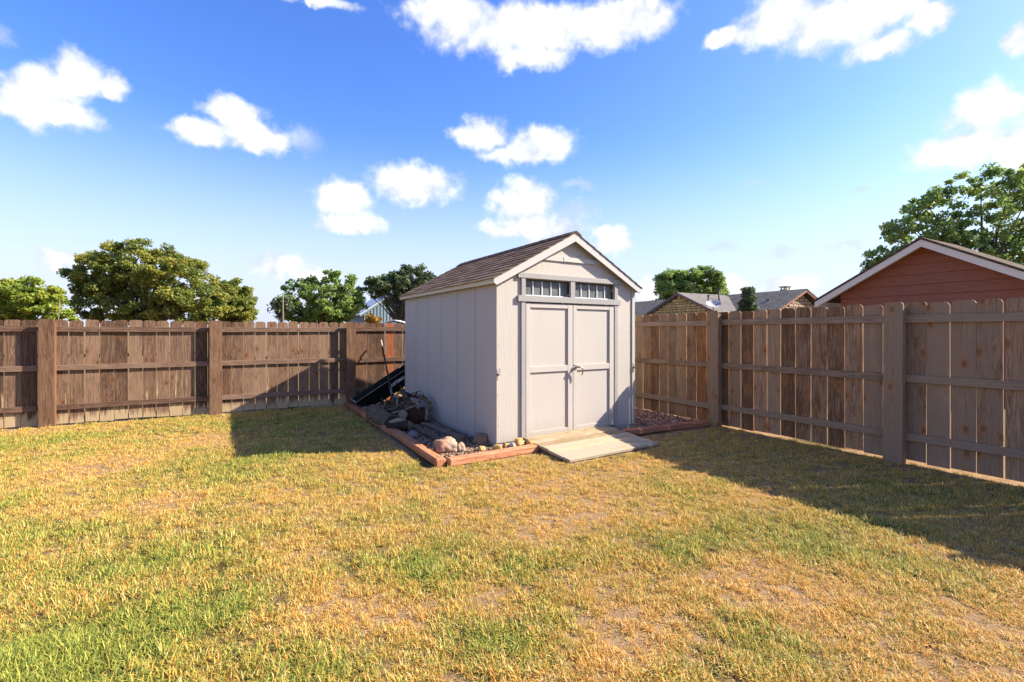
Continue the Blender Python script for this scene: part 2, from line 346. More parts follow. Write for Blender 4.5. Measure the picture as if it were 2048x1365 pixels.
gcol = n.mix(sel, green, straw)
gn = n.vm('NORMALIZE', n.vm('ADD', n.vm('SCALE', n.n('ShaderNodeNewGeometry').outputs['Normal'], scale=.8), (0, 0, .7)))
d = n.n('ShaderNodeBsdfPrincipled', i_Base_Color=gcol, i_Roughness=.6, i_Normal=gn); d.inputs['Specular IOR Level'].default_value = .25
t = n.n('ShaderNodeBsdfTranslucent', i_Color=gcol)
mx = n.n('ShaderNodeMixShader', i_0=.3); n.l.new(d.outputs[0], mx.inputs[1]); n.l.new(t.outputs[0], mx.inputs[2])
o = n.n('ShaderNodeOutputMaterial'); n.l.new(mx.outputs[0], o.inputs[0]); M['grass'] = m

# ------------------------------------------------------------------ object helpers
def link(name, me, parent=None, m=None, loc=(0, 0, 0), rot=(0, 0, 0)):
    o = bpy.data.objects.new(name, me); COL.objects.link(o)
    if parent is not None: o.parent = parent
    o.location = loc; o.rotation_euler = rot
    if m is not None and me is not None and len(me.materials) == 0: me.materials.append(M[m])
    return o
def tag(o, label, cat, group=None, kind=None):
    if label: o['label'] = label
    if cat: o['category'] = cat
    if group: o['group'] = group
    if kind: o['kind'] = kind
    return o
def thing(name, label, cat, loc=(0, 0, 0), rz=0.0, group=None):
    return tag(link(name, None, None, None, loc, (0, 0, rz)), label, cat, group)
def mesh(name, verts, faces, smooth=False):
    me = bpy.data.meshes.new(name); me.from_pydata([tuple(v) for v in verts], [], faces); me.update()
    if smooth:
        for p in me.polygons: p.use_smooth = True
    return me
def from_bm(name, bm, smooth=False):
    bmesh.ops.recalc_face_normals(bm, faces=bm.faces)
    me = bpy.data.meshes.new(name); bm.to_mesh(me); bm.free()
    if smooth:
        for p in me.polygons: p.use_smooth = True
    return me
def boxmesh(name, x0, x1, y0, y1, z0, z1, bev=0.0):
    bm = bmesh.new()
    vs = [bm.verts.new(p) for p in [(x0, y0, z0), (x1, y0, z0), (x1, y1, z0), (x0, y1, z0), (x0, y0, z1), (x1, y0, z1), (x1, y1, z1), (x0, y1, z1)]]
    for f in [(0, 3, 2, 1), (4, 5, 6, 7), (0, 1, 5, 4), (1, 2, 6, 5), (2, 3, 7, 6), (3, 0, 4, 7)]: bm.faces.new([vs[k] for k in f])
    if bev: bmesh.ops.bevel(bm, geom=list(bm.edges), offset=bev, segments=1, affect='EDGES')
    return from_bm(name, bm)
def box(name, parent, m, x0, x1, y0, y1, z0, z1, bev=0.0):
    c = ((x0 + x1) / 2, (y0 + y1) / 2, z0)
    me = boxmesh(name, x0 - c[0], x1 - c[0], y0 - c[1], y1 - c[1], 0, z1 - z0, bev)
    return link(name, me, parent, m, c)
def prism(name, parent, m, pts, y0, y1, axis='y'):
    """polygon pts in (x,z) [axis y] or (y,z) [axis x], extruded along the axis"""
    f = (lambda p, t: (p[0], t, p[1])) if axis == 'y' else (lambda p, t: (t, p[0], p[1]))
    k = len(pts); vs = [f(p, y0) for p in pts] + [f(p, y1) for p in pts]
    fs = [tuple(range(k)), tuple(range(2 * k - 1, k - 1, -1))] + [(i, i + k, (i + 1) % k + k, (i + 1) % k) for i in range(k)]
    bm = bmesh.new(); bv = [bm.verts.new(v) for v in vs]
    for q in fs: bm.faces.new([bv[i] for i in q])
    return link(name, from_bm(name, bm), parent, m)
def tube_data(path, radii, seg=8, wob=0.0, seed=0):
    path = [Vector(p) for p in path]; vs = []; fs = []; rr = random.Random(seed); nrm = None
    for i, p in enumerate(path):
        t = (path[min(i + 1, len(path) - 1)] - path[max(i - 1, 0)]).normalized()
        if nrm is None: nrm = t.orthogonal().normalized()
        nrm = (nrm - t * nrm.dot(t)).normalized(); bn = t.cross(nrm)
        for k in range(seg):
            a = 2 * math.pi * k / seg; r = radii[i] * (1 + wob * rr.uniform(-1, 1))
            vs.append(p + (nrm * math.cos(a) + bn * math.sin(a)) * r)
    for i in range(len(path) - 1):
        for k in range(seg):
            fs.append((i * seg + k, i * seg + (k + 1) % seg, (i + 1) * seg + (k + 1) % seg, (i + 1) * seg + k))
    fs.append(tuple(range(seg - 1, -1, -1))); fs.append(tuple((len(path) - 1) * seg + k for k in range(seg)))
    return vs, fs
def tube(name, parent, m, path, radii, seg=8, wob=0.0, seed=0, origin=None, smooth=True):
    o = Vector(origin) if origin is not None else Vector((0, 0, 0))
    vs, fs = tube_data([Vector(p) - o for p in path], radii, seg, wob, seed)
    return link(name, mesh(name, vs, fs, smooth), parent, m, o)

# ------------------------------------------------------------------ ground and lawn
def axis_steps(lo, hi, fine0, fine1, st):
    a = list(np.arange(fine0, fine1 + 1e-6, st)); q = st
    while a[-1] < hi: q *= 1.7; a.append(min(hi, a[-1] + q))
    q = st
    while a[0] > lo: q *= 1.7; a.insert(0, max(lo, a[0] - q))
    return a
gx = axis_steps(-3000, 3000, -5, 7, .1); gy = axis_steps(-3000, 3000, -.5, 10.8, .1)
gv = [(x, y, 0) for y in gy for x in gx]; nx = len(gx)
gf = [(j * nx + i, j * nx + i + 1, (j + 1) * nx + i + 1, (j + 1) * nx + i) for j in range(len(gy) - 1) for i in range(nx - 1)]
gm = mesh('ground', gv, gf); at = gm.attributes.new('dry', 'FLOAT', 'POINT')
at.data.foreach_set('value', [dryness(x, y) if -6 < x < 8 and -1 < y < 12 else .5 for x, y, _ in gv])
ground = tag(link('ground', gm, None, 'soil'), 'dry lawn soil of the yard', None, kind='structure')

def tuft(seed, nb, hgt, spread, flat):
    rr = random.Random(seed); vs = []; fs = []; tint = []
    for _ in range(nb):
        a = rr.uniform(0, 6.283); r = spread * math.sqrt(rr.random()); bx, by = r * math.cos(a), r * math.sin(a)
        yaw = rr.uniform(0, 6.283); dx, dy = math.cos(yaw), math.sin(yaw); L = hgt * rr.uniform(.55, 1.25); w = rr.uniform(.0013, .0027)
        lean = rr.uniform(.15, 1.0) * flat; tt = rr.random(); k0 = len(vs); px, py = -dy * w, dx * w
        for s_, ww in ((0, 1.0), (.5, .85), (1, 0)):
            hx = L * s_ * math.sin(lean * (.5 + s_ * .7)); hz = L * s_ * math.cos(min(1.5, lean * (.5 + s_ * .7)))
            if ww: vs += [(bx + dx * hx + px * ww, by + dy * hx + py * ww, hz), (bx + dx * hx - px * ww, by + dy * hx - py * ww, hz)]
            else: vs.append((bx + dx * hx, by + dy * hx, hz))
        fs += [(k0, k0 + 1, k0 + 3, k0 + 2), (k0 + 2, k0 + 3, k0 + 4)]; tint += [tt] * 5
    me = mesh('grass_tuft', vs, fs); me.attributes.new('tint', 'FLOAT', 'POINT').data.foreach_set('value', tint)
    me.materials.append(M['grass']); return me
tcol = bpy.data.collections.new('grass_source')
for k in range(10):
    o = bpy.data.objects.new('grass_tuft_source', tuft(k, 28, .024 + .0033 * k, .042, 1.5)); tcol.objects.link(o)
pts, rot, scl, dry, hue, idx = [], [], [], [], [], []
rg = np.random.RandomState(11)
def on_bed(x, y):
    if y > 5.19 and 1.78 < x < 6.95: return True
    if 4.55 < y - .06 * (x - 3.3) and 3.36 < x < 5.0 and y < 5.4: return True
    return y > 10.68 or x > 6.98
CELL = .5
for cx in np.arange(-6.5, 7.0, CELL):
    for cy in np.arange(-.5, 10.8, CELL):
        mx_, my_ = cx + .25, cy + .25
        dep = mx_ * sT + my_ * cT; lat = mx_ * cT - my_ * sT
        if dep < 1.4 or abs(lat) > dep * 1.16 + 1.2: continue
        dn = 1250 if dep < 3.5 else 1000 if dep < 5 else 750 if dep < 7 else 480
        for _ in range(int(dn * CELL * CELL)):
            x, y = cx + rg.rand() * CELL, cy + rg.rand() * CELL
            if on_bed(x, y): continue
            d_ = dryness(x, y)
            thin = .12 + .42 * max(0, d_ - .80) / .45 + (.35 if x > 6.7 else 0)
            if noise.noise((x * 9, y * 9, 4)) > .22: thin += .5
            if rg.rand() < thin: continue
            clump = noise.noise((x * 4.5, y * 4.5, 9))
            pts.append((x, y, 0)); rot.append((rg.normal(0, .12), rg.normal(0, .12), rg.rand() * 6.283))
            scl.append(max(.35, (.95 + .55 * clump + rg.normal(0, .15)) * (1.1 - .35 * min(1, d_)) * (1.0 + .03 * max(0, dep - 4))))
            dry.append(d_); hue.append(rg.rand()); idx.append(rg.randint(0, 10))
gc = G(10, 1362)
for _ in range(520):                       # a lush bright green patch in the near left corner
    a_, r_ = rg.rand() * 6.283, .27 * math.sqrt(rg.rand())
    pts.append((gc.x + r_ * math.cos(a_), gc.y + r_ * math.sin(a_), .012 * (1 - r_ / .27))); rot.append((rg.normal(0, .12), rg.normal(0, .12), rg.rand() * 6.283))
    scl.append(1.15 + rg.normal(0, .12)); dry.append(-.35); hue.append(.0); idx.append(rg.randint(0, 10))
pm = mesh('grass', pts, [])
for nm, ty, key, dat in (('rot', 'FLOAT_VECTOR', 'vector', rot), ('scl', 'FLOAT', 'value', scl), ('dry', 'FLOAT', 'value', dry), ('hue', 'FLOAT', 'value', hue), ('idx', 'INT', 'value', idx)):
    pm.attributes.new(nm, ty, 'POINT').data.foreach_set(key, np.array(dat).ravel())
grass = tag(link('grass', pm, None, 'grass'), 'short patchy lawn grass, straw yellow mixed with green', 'grass', kind='stuff')
ng = bpy.data.node_groups.new('grass_scatter', 'GeometryNodeTree'); g = NT(ng)
ng.interface.new_socket('Geometry', in_out='INPUT', socket_type='NodeSocketGeometry'); ng.interface.new_socket('Geometry', in_out='OUTPUT', socket_type='NodeSocketGeometry')
gi = g.n('NodeGroupInput'); go = g.n('NodeGroupOutput'); iop = g.n('GeometryNodeInstanceOnPoints')
ci = g.n('GeometryNodeCollectionInfo'); ci.inputs['Collection'].default_value = tcol; ci.inputs['Separate Children'].default_value = True; ci.inputs['Reset Children'].default_value = True
def nat(nm, ty): q = g.n('GeometryNodeInputNamedAttribute', data_type=ty); q.inputs['Name'].default_value = nm; return q.outputs[0]
e2r = g.n('FunctionNodeEulerToRotation'); ng.links.new(nat('rot', 'FLOAT_VECTOR'), e2r.inputs[0])
ng.links.new(gi.outputs[0], iop.inputs['Points']); ng.links.new(ci.outputs[0], iop.inputs['Instance']); iop.inputs['Pick Instance'].default_value = True
ng.links.new(nat('idx', 'INT'), iop.inputs['Instance Index']); ng.links.new(e2r.outputs[0], iop.inputs['Rotation']); ng.links.new(nat('scl', 'FLOAT'), iop.inputs['Scale'])
ng.links.new(iop.outputs[0], go.inputs[0])
grass.modifiers.new('scatter', 'NODES').node_group = ng

# ------------------------------------------------------------------ fences
def picket_mesh(w, h, t, ear, seed):
    rr = random.Random(seed); e = ear * rr.uniform(.85, 1.15)
    p = [(-w / 2, 0), (w / 2, 0), (w / 2, h - e), (w / 2 - e * .35, h - e * .3), (w / 2 - e, h), (-w / 2 + e, h), (-w / 2 + e * .35, h - e * .3), (-w / 2, h - e)]
    k = len(p); vs = [(x, -t / 2, z) for x, z in p] + [(x, t / 2, z) for x, z in p]
    bm = bmesh.new(); bv = [bm.verts.new(v) for v in vs]
    for q in [tuple(range(k)), tuple(range(2 * k - 1, k - 1, -1))] + [(i, i + k, (i + 1) % k + k, (i + 1) % k) for i in range(k)]: bm.faces.new([bv[i] for i in q])
    return from_bm('picket', bm)
def fence(name, label, origin, rz, length, posts, pitch, gap, top, mats, z0, rails, slack=.004, special=None):
    """runs along local +x; the side facing local -y carries rails and post boards"""
    t = thing(name, label, 'fence', origin, rz)
    variants = [picket_mesh(pitch - gap - slack * k, top - z0, .018, .035, k) for k in range(4)]
    rr = random.Random(len(name) + int(length * 10))
    x = pitch / 2; i = 0
    while x < length:
        o = link('picket', variants[rr.randrange(4)], t, mats[0], (x + rr.uniform(-.003, .003), .009 + rr.uniform(-.0025, .0025), z0 + rr.uniform(-.014, .014)), (0, rr.uniform(-.0035, .0035), rr.uniform(-.02, .02)))
        if special and i in special:
            me = variants[0].copy(); me.materials.clear(); o.data = me; me.materials.append(M[special[i]])
        x += pitch; i += 1
    for k in range(len(posts) - 1):
        a, b_ = posts[k], posts[k + 1]
        for zr in rails:
            dz0 = rr.uniform(-.012, .012)
            me = boxmesh('rail', 0, b_ - a - .005, 0, .038, 0, .092, .003)
            link('rail', me, t, mats[2], (a + .0025, -.0385, zr + dz0), (0, rr.uniform(-.003, .003), 0))
    for px_ in posts[1:-1]:
        me = boxmesh('post', -.05, .05, 0, .075, -.1, top - .05); link('post', me, t, mats[1], (px_ + .05, -.1145, 0))
        w = .1
        pm_ = picket_mesh(.2, top + .012, .022, .03, 3); link('post_cover_board', pm_, t, mats[1], (px_, -.127, .0), (0, rr.uniform(-.004, .004), 0))
    return t
# left-hand run, parallel to world x, facing the camera
UL = -5.5
fence('wooden_fence', 'dark brown stained picket fence running left behind the black cart', (UL, 10.75, 0), 0, 6.97 - UL,
      [0, -2.95 - UL - .0, -.56 - UL, 1.93 - UL, 4.4 - UL, 6.9 - UL], .2, .006, 1.80, ('picket_brown', 'post_brown', 'rail_brown'), .03, (.27, .93, 1.60), special={41: 'picket_red', 38: 'post_brown', 37: 'post_brown'})
# right-hand run, parallel to world y, facing -x : local x runs toward -y
fence('wooden_fence', 'grey weathered picket fence running along the right side of the lawn', (6.98, 10.74, 0), R(-90), 13.8,
      [0, 10.74 - 7.82, 10.74 - 5.28, 10.74 - 2.74, 10.74 - .2, 13.0], .218, .0075, 1.945, ('picket_grey', 'post_grey', 'rail_grey2' if 'rail_grey2' in M else 'rail_grey'), .035, (.28, .99, 1.715), slack=.0008, special={23: 'picket_orange'})

# ------------------------------------------------------------------ shed
SA = R(2.7); SO = Vector((2.92, 5.65, 0)); SW, SL = 2.6, 3.7
shed = thing('garden_shed', 'pale grey painted wooden shed with double doors and brown shingle roof', 'shed', SO, SA)
ZP, SM = 3.065, .545
def zr(x): return ZP - SM * abs(x - SW / 2)
fr_ = box('floor_frame', shed, 'paint', .012, SW - .012, .012, SL - .012, .0, .095)
prism('front_wall', shed, 'paint', [(0, .09), (.455, .09), (.455, 2.345), (2.15, 2.345), (2.15, .09), (SW, .09), (SW, zr(SW) - .02), (SW / 2, zr(SW / 2) - .02), (0, zr(0) - .02)], 0, .016)
prism('rear_wall', shed, 'paint', [(0, .09), (SW, .09), (SW, zr(SW) - .02), (SW / 2, zr(SW / 2) - .02), (0, zr(0) - .02)], SL - .016, SL)
bk = box('dark_gap_backing', shed, 'dark', .03, .05, .02, SL - .02, .1, 2.25)  # dark sheet added behind the panel gaps to make the groove lines dark
nv_, nf_ = tube_data([(0, 0, 0), (0, -.002, 0)], [.0045, .0045], 8); nailm = mesh('nail_head', nv_, nf_)
pw = (SL - .032) / 6
for k in range(6):
    y0 = .0165 + k * pw
    box('siding_panel', shed, 'paint', 0, .014, y0 + (.006 if k else 0), y0 + pw - .006, .09 + random.uniform(-.006, .004), 2.285)
    box('siding_panel', shed, 'paint', SW - .014, SW, y0 + (.006 if k else 0), y0 + pw - .006, .09, 2.285)
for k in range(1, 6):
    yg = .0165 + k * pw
    box('groove_shade_strip', shed, 'groove_shade_strip', .004, .012, yg - .0062, yg + .0062, .092, 2.283)  # dark strip nearly flush in the panel gap, painted as the groove's shade
box('corner_board', shed, 'paint', SW - .05, SW + .012, -.018, -.001, .10, zr(SW) - .03, .002)
for k in range(34):
    x_ = random.choice([.03, .22, .43, 2.2, 2.35, 2.52]) + random.uniform(-.01, .01); z_ = random.uniform(.2, 2.1)
    link('nail_head', nailm, shed, 'rust', (x_, -.0005, z_))
# eaves and roof
EX = .085
OV = .095
for s in (-1, 1):
    def X(d): return SW / 2 + s * d
    hw = SW / 2 + EX
    prism('roof_deck', shed, 'cream', [(X(0), ZP), (X(hw), ZP - SM * hw), (X(hw), ZP - SM * hw - .016), (X(0), ZP - .016)], -OV + .021, SL + .08)
    prism('rake_board', shed, 'rake', [(X(.001), ZP - .002), (X(hw + .012), ZP - SM * (hw + .012) - .002), (X(hw + .012), ZP - SM * hw - .055), (X(hw - .035), ZP - SM * hw - .085), (X(.001), ZP - .125)], -OV, -OV + .02)
    prism('rake_board', shed, 'rake', [(X(.001), ZP - .002), (X(hw + .012), ZP - SM * (hw + .012) - .002), (X(hw - .035), ZP - SM * hw - .085), (X(.001), ZP - .125)], SL + .081, SL + .1)
    box('fascia_board', shed, 'cream', min(X(hw - .022), X(hw - .002)), max(X(hw - .022), X(hw - .002)), -OV + .022, SL + .078, ZP - SM * hw - .062, ZP - SM * hw - .018)
ang = math.atan(SM); sl_len = (SW / 2 + EX + .02) / math.cos(ang)
NC = 11; ex = sl_len / NC
shm = [boxmesh('shingle', 0, w_, 0, ex * 1.25, 0, .009, .0015) for w_ in (.27, .31, .35)]
for s in (-1, 1):
    for c in range(NC):
        y = -OV - .012 - (0 if c % 2 else .15) ; k = 0
        while y < SL + .085:
            v_ = random.randrange(3); w_ = (.27, .31, .35)[v_]
            y1 = y + w_ - .004
            if y < -OV - .012:
                me = boxmesh('shingle', 0, y1 + OV + .012, 0, ex * 1.25, 0, .009, .0015); ys = -OV - .012
            elif y1 > SL + .10: me = boxmesh('shingle', 0, max(.03, SL + .1 - y), 0, ex * 1.25, 0, .009, .0015); ys = y
            else: me = shm[v_]; ys = y
            d0 = sl_len - c * ex                   # distance down-slope of the butt edge
            tilt = ang - .055
            xx = SW / 2 + s * d0 * math.cos(ang); zz = ZP - d0 * math.sin(ang) + .006 + random.uniform(0, .003)
            # local x of the piece -> along the ridge, local y -> up the slope
            if s < 0: Mx = Matrix(((0, math.cos(tilt), -math.sin(tilt)), (1, 0, 0), (0, math.sin(tilt), math.cos(tilt))))
            else: Mx = Matrix(((0, -math.cos(tilt), math.sin(tilt)), (1, 0, 0), (0, math.sin(tilt), math.cos(tilt))))
            o = link('shingle', me, shed, 'shingle', (xx, ys, zz), Mx.to_euler() if s > 0 else (0, 0, 0))
            if s < 0:
                o.rotation_euler = Matrix(((0, math.cos(tilt), -math.sin(tilt)), (1, 0, 0), (0, math.sin(tilt), math.cos(tilt)))).to_quaternion().to_euler() if Mx.determinant() > 0 else (0, 0, 0)
                if Mx.determinant() < 0:           # mirror-free version: run the other way along the ridge
                    o.rotation_euler = Matrix(((0, math.cos(tilt), -math.sin(tilt)), (-1, 0, 0), (0, math.sin(tilt), math.cos(tilt)))).to_euler()
                    o.location.y = ys + (max(v.co.x for v in me.vertices))
            y = y1 + .004; k += 1
cap = prism('ridge_cap', None, 'shingle', [(-.1, -.045), (0, .012), (.1, -.045), (.1, -.056), (0, 0), (-.1, -.056)], 0, .26)
for k in range(18):
    o = cap if k == 0 else cap.copy()
    if k: COL.objects.link(o)
    o.parent = shed; o.location = (SW / 2, -OV - .012 + k * .215, ZP + .022 + random.uniform(0, .004)); o.rotation_euler = (R(-1.5), 0, 0)
# trim
box('head_trim', shed, 'trim', .326, 2.275, -.036, -.001, 2.352, 2.425, .003)
box('sill_trim', shed, 'trim', .326, 2.275, -.038, -.001, 2.022, 2.108, .003)
for x0, x1 in ((.385, .455), (2.152, 2.222)):
    box('window_jamb_trim', shed, 'trim', x0, x1, -.028, -.001, 2.109, 2.351, .003)
    box('door_casing', shed, 'trim', x0, x1, -.026, -.001, .10, 2.021, .003)
box('window_mullion_trim', shed, 'trim', 1.258, 1.345, -.028, .02, 2.109, 2.351, .003)
prism('collar_board', shed, 'collar', [(.70, 2.635), (1.128, 2.635), (1.128, 2.70), (.80, 2.70)], -.02, -.001)
prism('collar_board', shed, 'collar', [(1.132, 2.638), (1.90, 2.638), (1.80, 2.705), (1.132, 2.705)], -.024, -.001)
# transom windows
for x0, x1 in ((.457, 1.256), (1.347, 2.150)):
    wn = box('transom_window', shed, 'rake', x0, x1, .05, .062, 2.112, 2.348)
    cx0 = -(x1 - x0) / 2; pwid = (x1 - x0) / 5
    for k in range(5):
        link('pane', boxmesh('pane', .005, pwid - .005, 0, .006, .012, .224), wn, 'glass', (cx0 + k * pwid, -.013, 0))
        if k: link('muntin', boxmesh('muntin', -.006, .006, -.012, .004, .010, .226), wn, 'white', (cx0 + k * pwid, -.014, 0))
    link('window_frame', boxmesh('window_frame', cx0, -cx0, -.018, -.006, .2, .236), wn, 'blackin', (0, -.012, .011))
    link('window_frame', boxmesh('window_frame', cx0, -cx0, -.018, -.006, 0, .012), wn, 'white', (0, -.012, .0))
# doors
for side, (x0, x1) in enumerate(((.465, 1.306), (1.312, 2.142))):
    dr_ = box('door', shed, 'door', x0, x1, .004, .03, .115, 2.010)
    hw = (x1 - x0) / 2
    for a_, b_ in ((-hw + .002, -hw + .072), (hw - .092, hw - .002)):
        link('stile', boxmesh('stile', a_, b_, -.022, 0, .004, 1.888, .002), dr_, 'door', (0, -.0135, 0))
    for z0_, z1_ in ((.004, .07), (.905, .99), (1.828, 1.888)):
        link('door_rail', boxmesh('door_rail', -hw + .073, hw - .093, -.020, 0, z0_, z1_, .002), dr_, 'door', (0, -.0135, 0))
    if side == 1:
        h = link('door_handle', boxmesh('door_handle', -.022, .022, -.008, 0, -.04, .04, .003), dr_, 'metal', (-hw + .04, -.036, .955))
        tube('lever', h, 'metal', [(0, 0, 0), (.004, -.05, 0), (.012, -.075, .005), (.05, -.085, 0), (.075, -.085, -.03), (.075, -.08, -.085), (.06, -.075, -.12)], [.017, .015, .013, .012, .011, .010, .008], 8)
        tube('hasp', h, 'metal', [(-.02, -.012, .005), (-.045, -.018, 0), (-.06, -.014, -.03), (-.055, -.014, -.06)], [.008, .008, .007, .007], 6)
for x_, z_ in ((.02, 1.03), (2.59, 1.03)):
    yy = -.008 if x_ < 1 else -.026
    hk = tube('gate_hook', shed, 'rust', [(x_ - .018, yy, z_ - .09), (x_ - .012, yy, z_ - .02), (x_, yy - .012, z_ + .01), (x_ + .02, yy - .014, z_ + .03), (x_ + .012, yy - .006, z_ + .07)], [.005] * 5, 6)
    tube('gate_hook', shed, 'rust', [(x_ - .03, yy, z_ - .005), (x_ + .03, yy, z_ - .012)], [.005, .005], 6)

# ------------------------------------------------------------------ ramp
RA = R(4.0)
ramp = thing('wooden_ramp', 'low weathered plank ramp leading up to the shed doors', 'ramp', (3.39, 4.62, 0), RA)
NPL = 7; rl = 1.02; slope = math.atan2(.085, rl)
for k in range(NPL):
    pw_ = rl / NPL; l0 = random.uniform(-.012, .008); l1 = 1.60 + random.uniform(-.008, .012)
    me = boxmesh('plank', l0, l1, .003, pw_ - .003, -.018, .018, .003)
    y = k * pw_
    link('plank', me, ramp, 'ramp', (0, y * math.cos(slope), .028 + y * math.sin(slope)), (slope, random.uniform(-.003, .003), 0))
scv, scf = tube_data([(0, 0, 0), (0, 0, .0015)], [.006, .006], 8); screw = mesh('screw', scv, scf)
for k in range(NPL):
    for x_ in (.05, .80, 1.53):
        y = (k + random.uniform(.35, .65)) * rl / NPL
        link('screw', screw, ramp, 'rust', (x_, y * math.cos(slope) - .018 * math.sin(slope), .028 + y * math.sin(slope) + .018 * math.cos(slope)))
for x_ in (.03, .78, 1.50):
    vs = [(x_, .06, .0), (x_ + .04, .06, .0), (x_ + .04, rl - .02, .0), (x_, rl - .02, .0), (x_, .06, .010), (x_ + .04, .06, .010), (x_ + .04, rl - .02, .088), (x_, rl - .02, .088)]
    link('stringer', mesh('stringer', vs, [(0, 3, 2, 1), (4, 5, 6, 7), (0, 1, 5, 4), (1, 2, 6, 5), (2, 3, 7, 6), (3, 0, 4, 7)]), ramp, 'greytimber')

# ------------------------------------------------------------------ landscape timbers
def timber(label, p0, p1, w, h, m, z=0.0, hole_at=()):
    p0, p1 = Vector((p0[0], p0[1], z)), Vector((p1[0], p1[1], z)); L = (p1 - p0).length
    along_y = abs(p1.y - p0.y) > abs(p1.x - p0.x)
    rz = math.atan2(p1.y - p0.y, p1.x - p0.x) - (math.pi / 2 if along_y else 0)
    if along_y: me = boxmesh('landscape_timber', -w / 2, w / 2, 0, L, 0, h, .014)
    else: me = boxmesh('landscape_timber', 0, L, -w / 2, w / 2, 0, h, .014)
    for v in me.vertices:
        v.co.z += .004 * noise.noise((v.co.x * 3, v.co.y * 3, p0.x))
    o = tag(link('landscape_timber', me, None, m, p0, (0, 0, rz)), label, 'timber', 'timbers edging the gravel bed')
    for q in hole_at:
        vs, fs = tube_data([(0, 0, -.01), (0, 0, .0015)], [.011, .011], 10)
        link('spike_hole', mesh('spike_hole', vs, fs), o, 'dark', ((0, q, h) if along_y else (q, 0, h)))
    return o
timber('red stained timber at the near end of the left edge, its end cut showing', (1.975, 5.25), (1.955, 7.15), .125, .10, 'redtimber', hole_at=(.09, .95, 1.75))
timber('red stained timber in the middle of the left edge beside the split log', (1.945, 7.16), (1.89, 9.05), .125, .095, 'redtimber', hole_at=(.12, 1.0, 1.75))
timber('red stained timber at the far end of the left edge, touching the brown fence', (1.885, 9.06), (1.84, 10.58), .125, .09, 'redtimber', hole_at=(.12, .8))
timber('short pale red timber across the front, ending at the ramp', (2.06, 5.25), (3.36, 5.33), .12, .095, 'redtimber_x')
timber('dark red timber in the shade between ramp and grey fence', (5.02, 5.46), (6.78, 5.36), .12, .10, 'redtimber_x')
def gtimber(label, a, b_):
    p, q = G(*a, .09), G(*b_, .09); timber(label, q, p, .10, .085, 'greytimber', .015)
gtimber('grey weathered timber lying on gravel close to the shed wall', (846, 845), (926, 874))
gtimber('grey weathered timber lying on gravel behind the pink rock', (822, 848), (885, 880))

# ------------------------------------------------------------------ gravel
def gravel(name, label, m, area, step, size, zbase, seed, reject=None):
    rr = np.random.RandomState(seed); bm = bmesh.new(); bmesh.ops.create_icosphere(bm, subdivisions=1, radius=1)
    bv = np.array([v.co[:] for v in bm.verts]); bf = np.array([[v.index for v in f.verts] for f in bm.faces]); bm.free()
    (x0, x1, y0, y1) = area; V = []; Fc = []; T = []; k = 0
    for x in np.arange(x0, x1, step):
        for y in np.arange(y0, y1, step):
            px_, py_ = x + rr.uniform(-.6, .6) * step, y + rr.uniform(-.6, .6) * step
            if reject and reject(px_, py_): continue
            s_ = size * rr.uniform(.55, 1.35); sc3 = s_ * np.array([rr.uniform(.8, 1.3), rr.uniform(.8, 1.3), rr.uniform(.5, .8)])
            q = np.array(Euler((rr.uniform(-.5, .5), rr.uniform(-.5, .5), rr.uniform(0, 6.28))).to_matrix())
            vv = (bv * sc3 * rr.uniform(.78, 1.2, (12, 1))) @ q.T + np.array([px_, py_, zbase + rr.uniform(0, size * .7)])
            V.append(vv); Fc.append(bf + k * 12); T += [rr.rand()] * 12; k += 1
    me = mesh(name, np.concatenate(V), [tuple(f) for f in np.concatenate(Fc).tolist()])
    me.attributes.new('tint', 'FLOAT', 'POINT').data.foreach_set('value', T)
    return tag(link(name, me, None, m), label, 'gravel', kind='stuff')
rej = lambda x, y: x > SO.x + .01 - .047 * (y - SO.y) and y > SO.y + .02
gravel('gravel', 'mixed brown and grey gravel filling the bed left of the shed', 'gravel', (2.03, 3.40, 5.31, 7.2), .0235, .0145, .028, 1, rej)
gravel('gravel', 'coarse brown gravel under the wood pile and cart', 'gravel', (1.97, 3.0, 7.2, 10.6), .036, .021, .026, 2, lambda x, y: rej(x, y) and y < 9.5)
gravel('gravel', 'pinkish gravel strip between the shed and the grey fence', 'gravel_pink', (4.95, 6.93, 5.48, 10.5), .040, .023, .024, 3, lambda x, y: x < SO.x + SW + .02 - .047 * (y - 5.7) and y > 5.75)
gb = tag(link('gravel_bed', mesh('gravel_bed', [(1.9, 5.25, .02), (6.95, 5.35, .02), (6.95, 10.72, .02), (1.85, 10.72, .02)], [(0, 1, 2, 3)]), None, 'soil'), None, None, kind='structure')

# ------------------------------------------------------------------ rocks
def rock(label, px, py, w, hgt, dpt, m, seed, rz=0.0, rough=.22, group=None, zc=.04, cut=.0, tilt=0.0):
    p = G(px, py, zc + hgt * .35); bm = bmesh.new(); bmesh.ops.create_icosphere(bm, subdivisions=4, radius=1)
    for v in bm.verts:
        c = v.co.copy(); k = 1 + rough * noise.noise(c * 1.2 + Vector((seed, 0, 0))) + rough * .55 * noise.noise(c * 2.7 + Vector((0, seed, 0))) + rough * .2 * noise.noise(c * 7 + Vector((0, 0, seed)))
        c *= k
        if cut:
            for nn in ((1, .2, .15), (-1, .1, .25), (.1, -1, .2), (.2, .1, 1), (0, 1, .1)):
                nv = Vector(nn).normalized(); e = c.dot(nv) - cut
                if e > 0: c -= nv * e * .85
        c.z = max(c.z, -.62); v.co = Vector((c.x * w, c.y * dpt, c.z * hgt))
    o = link('rock', from_bm('rock', bm, True), None, m, (p.x, p.y, zc + hgt * .6), (0, tilt, rz))
    return tag(o, label, 'rock', group)
RG = 'stones lying in the gravel bed'
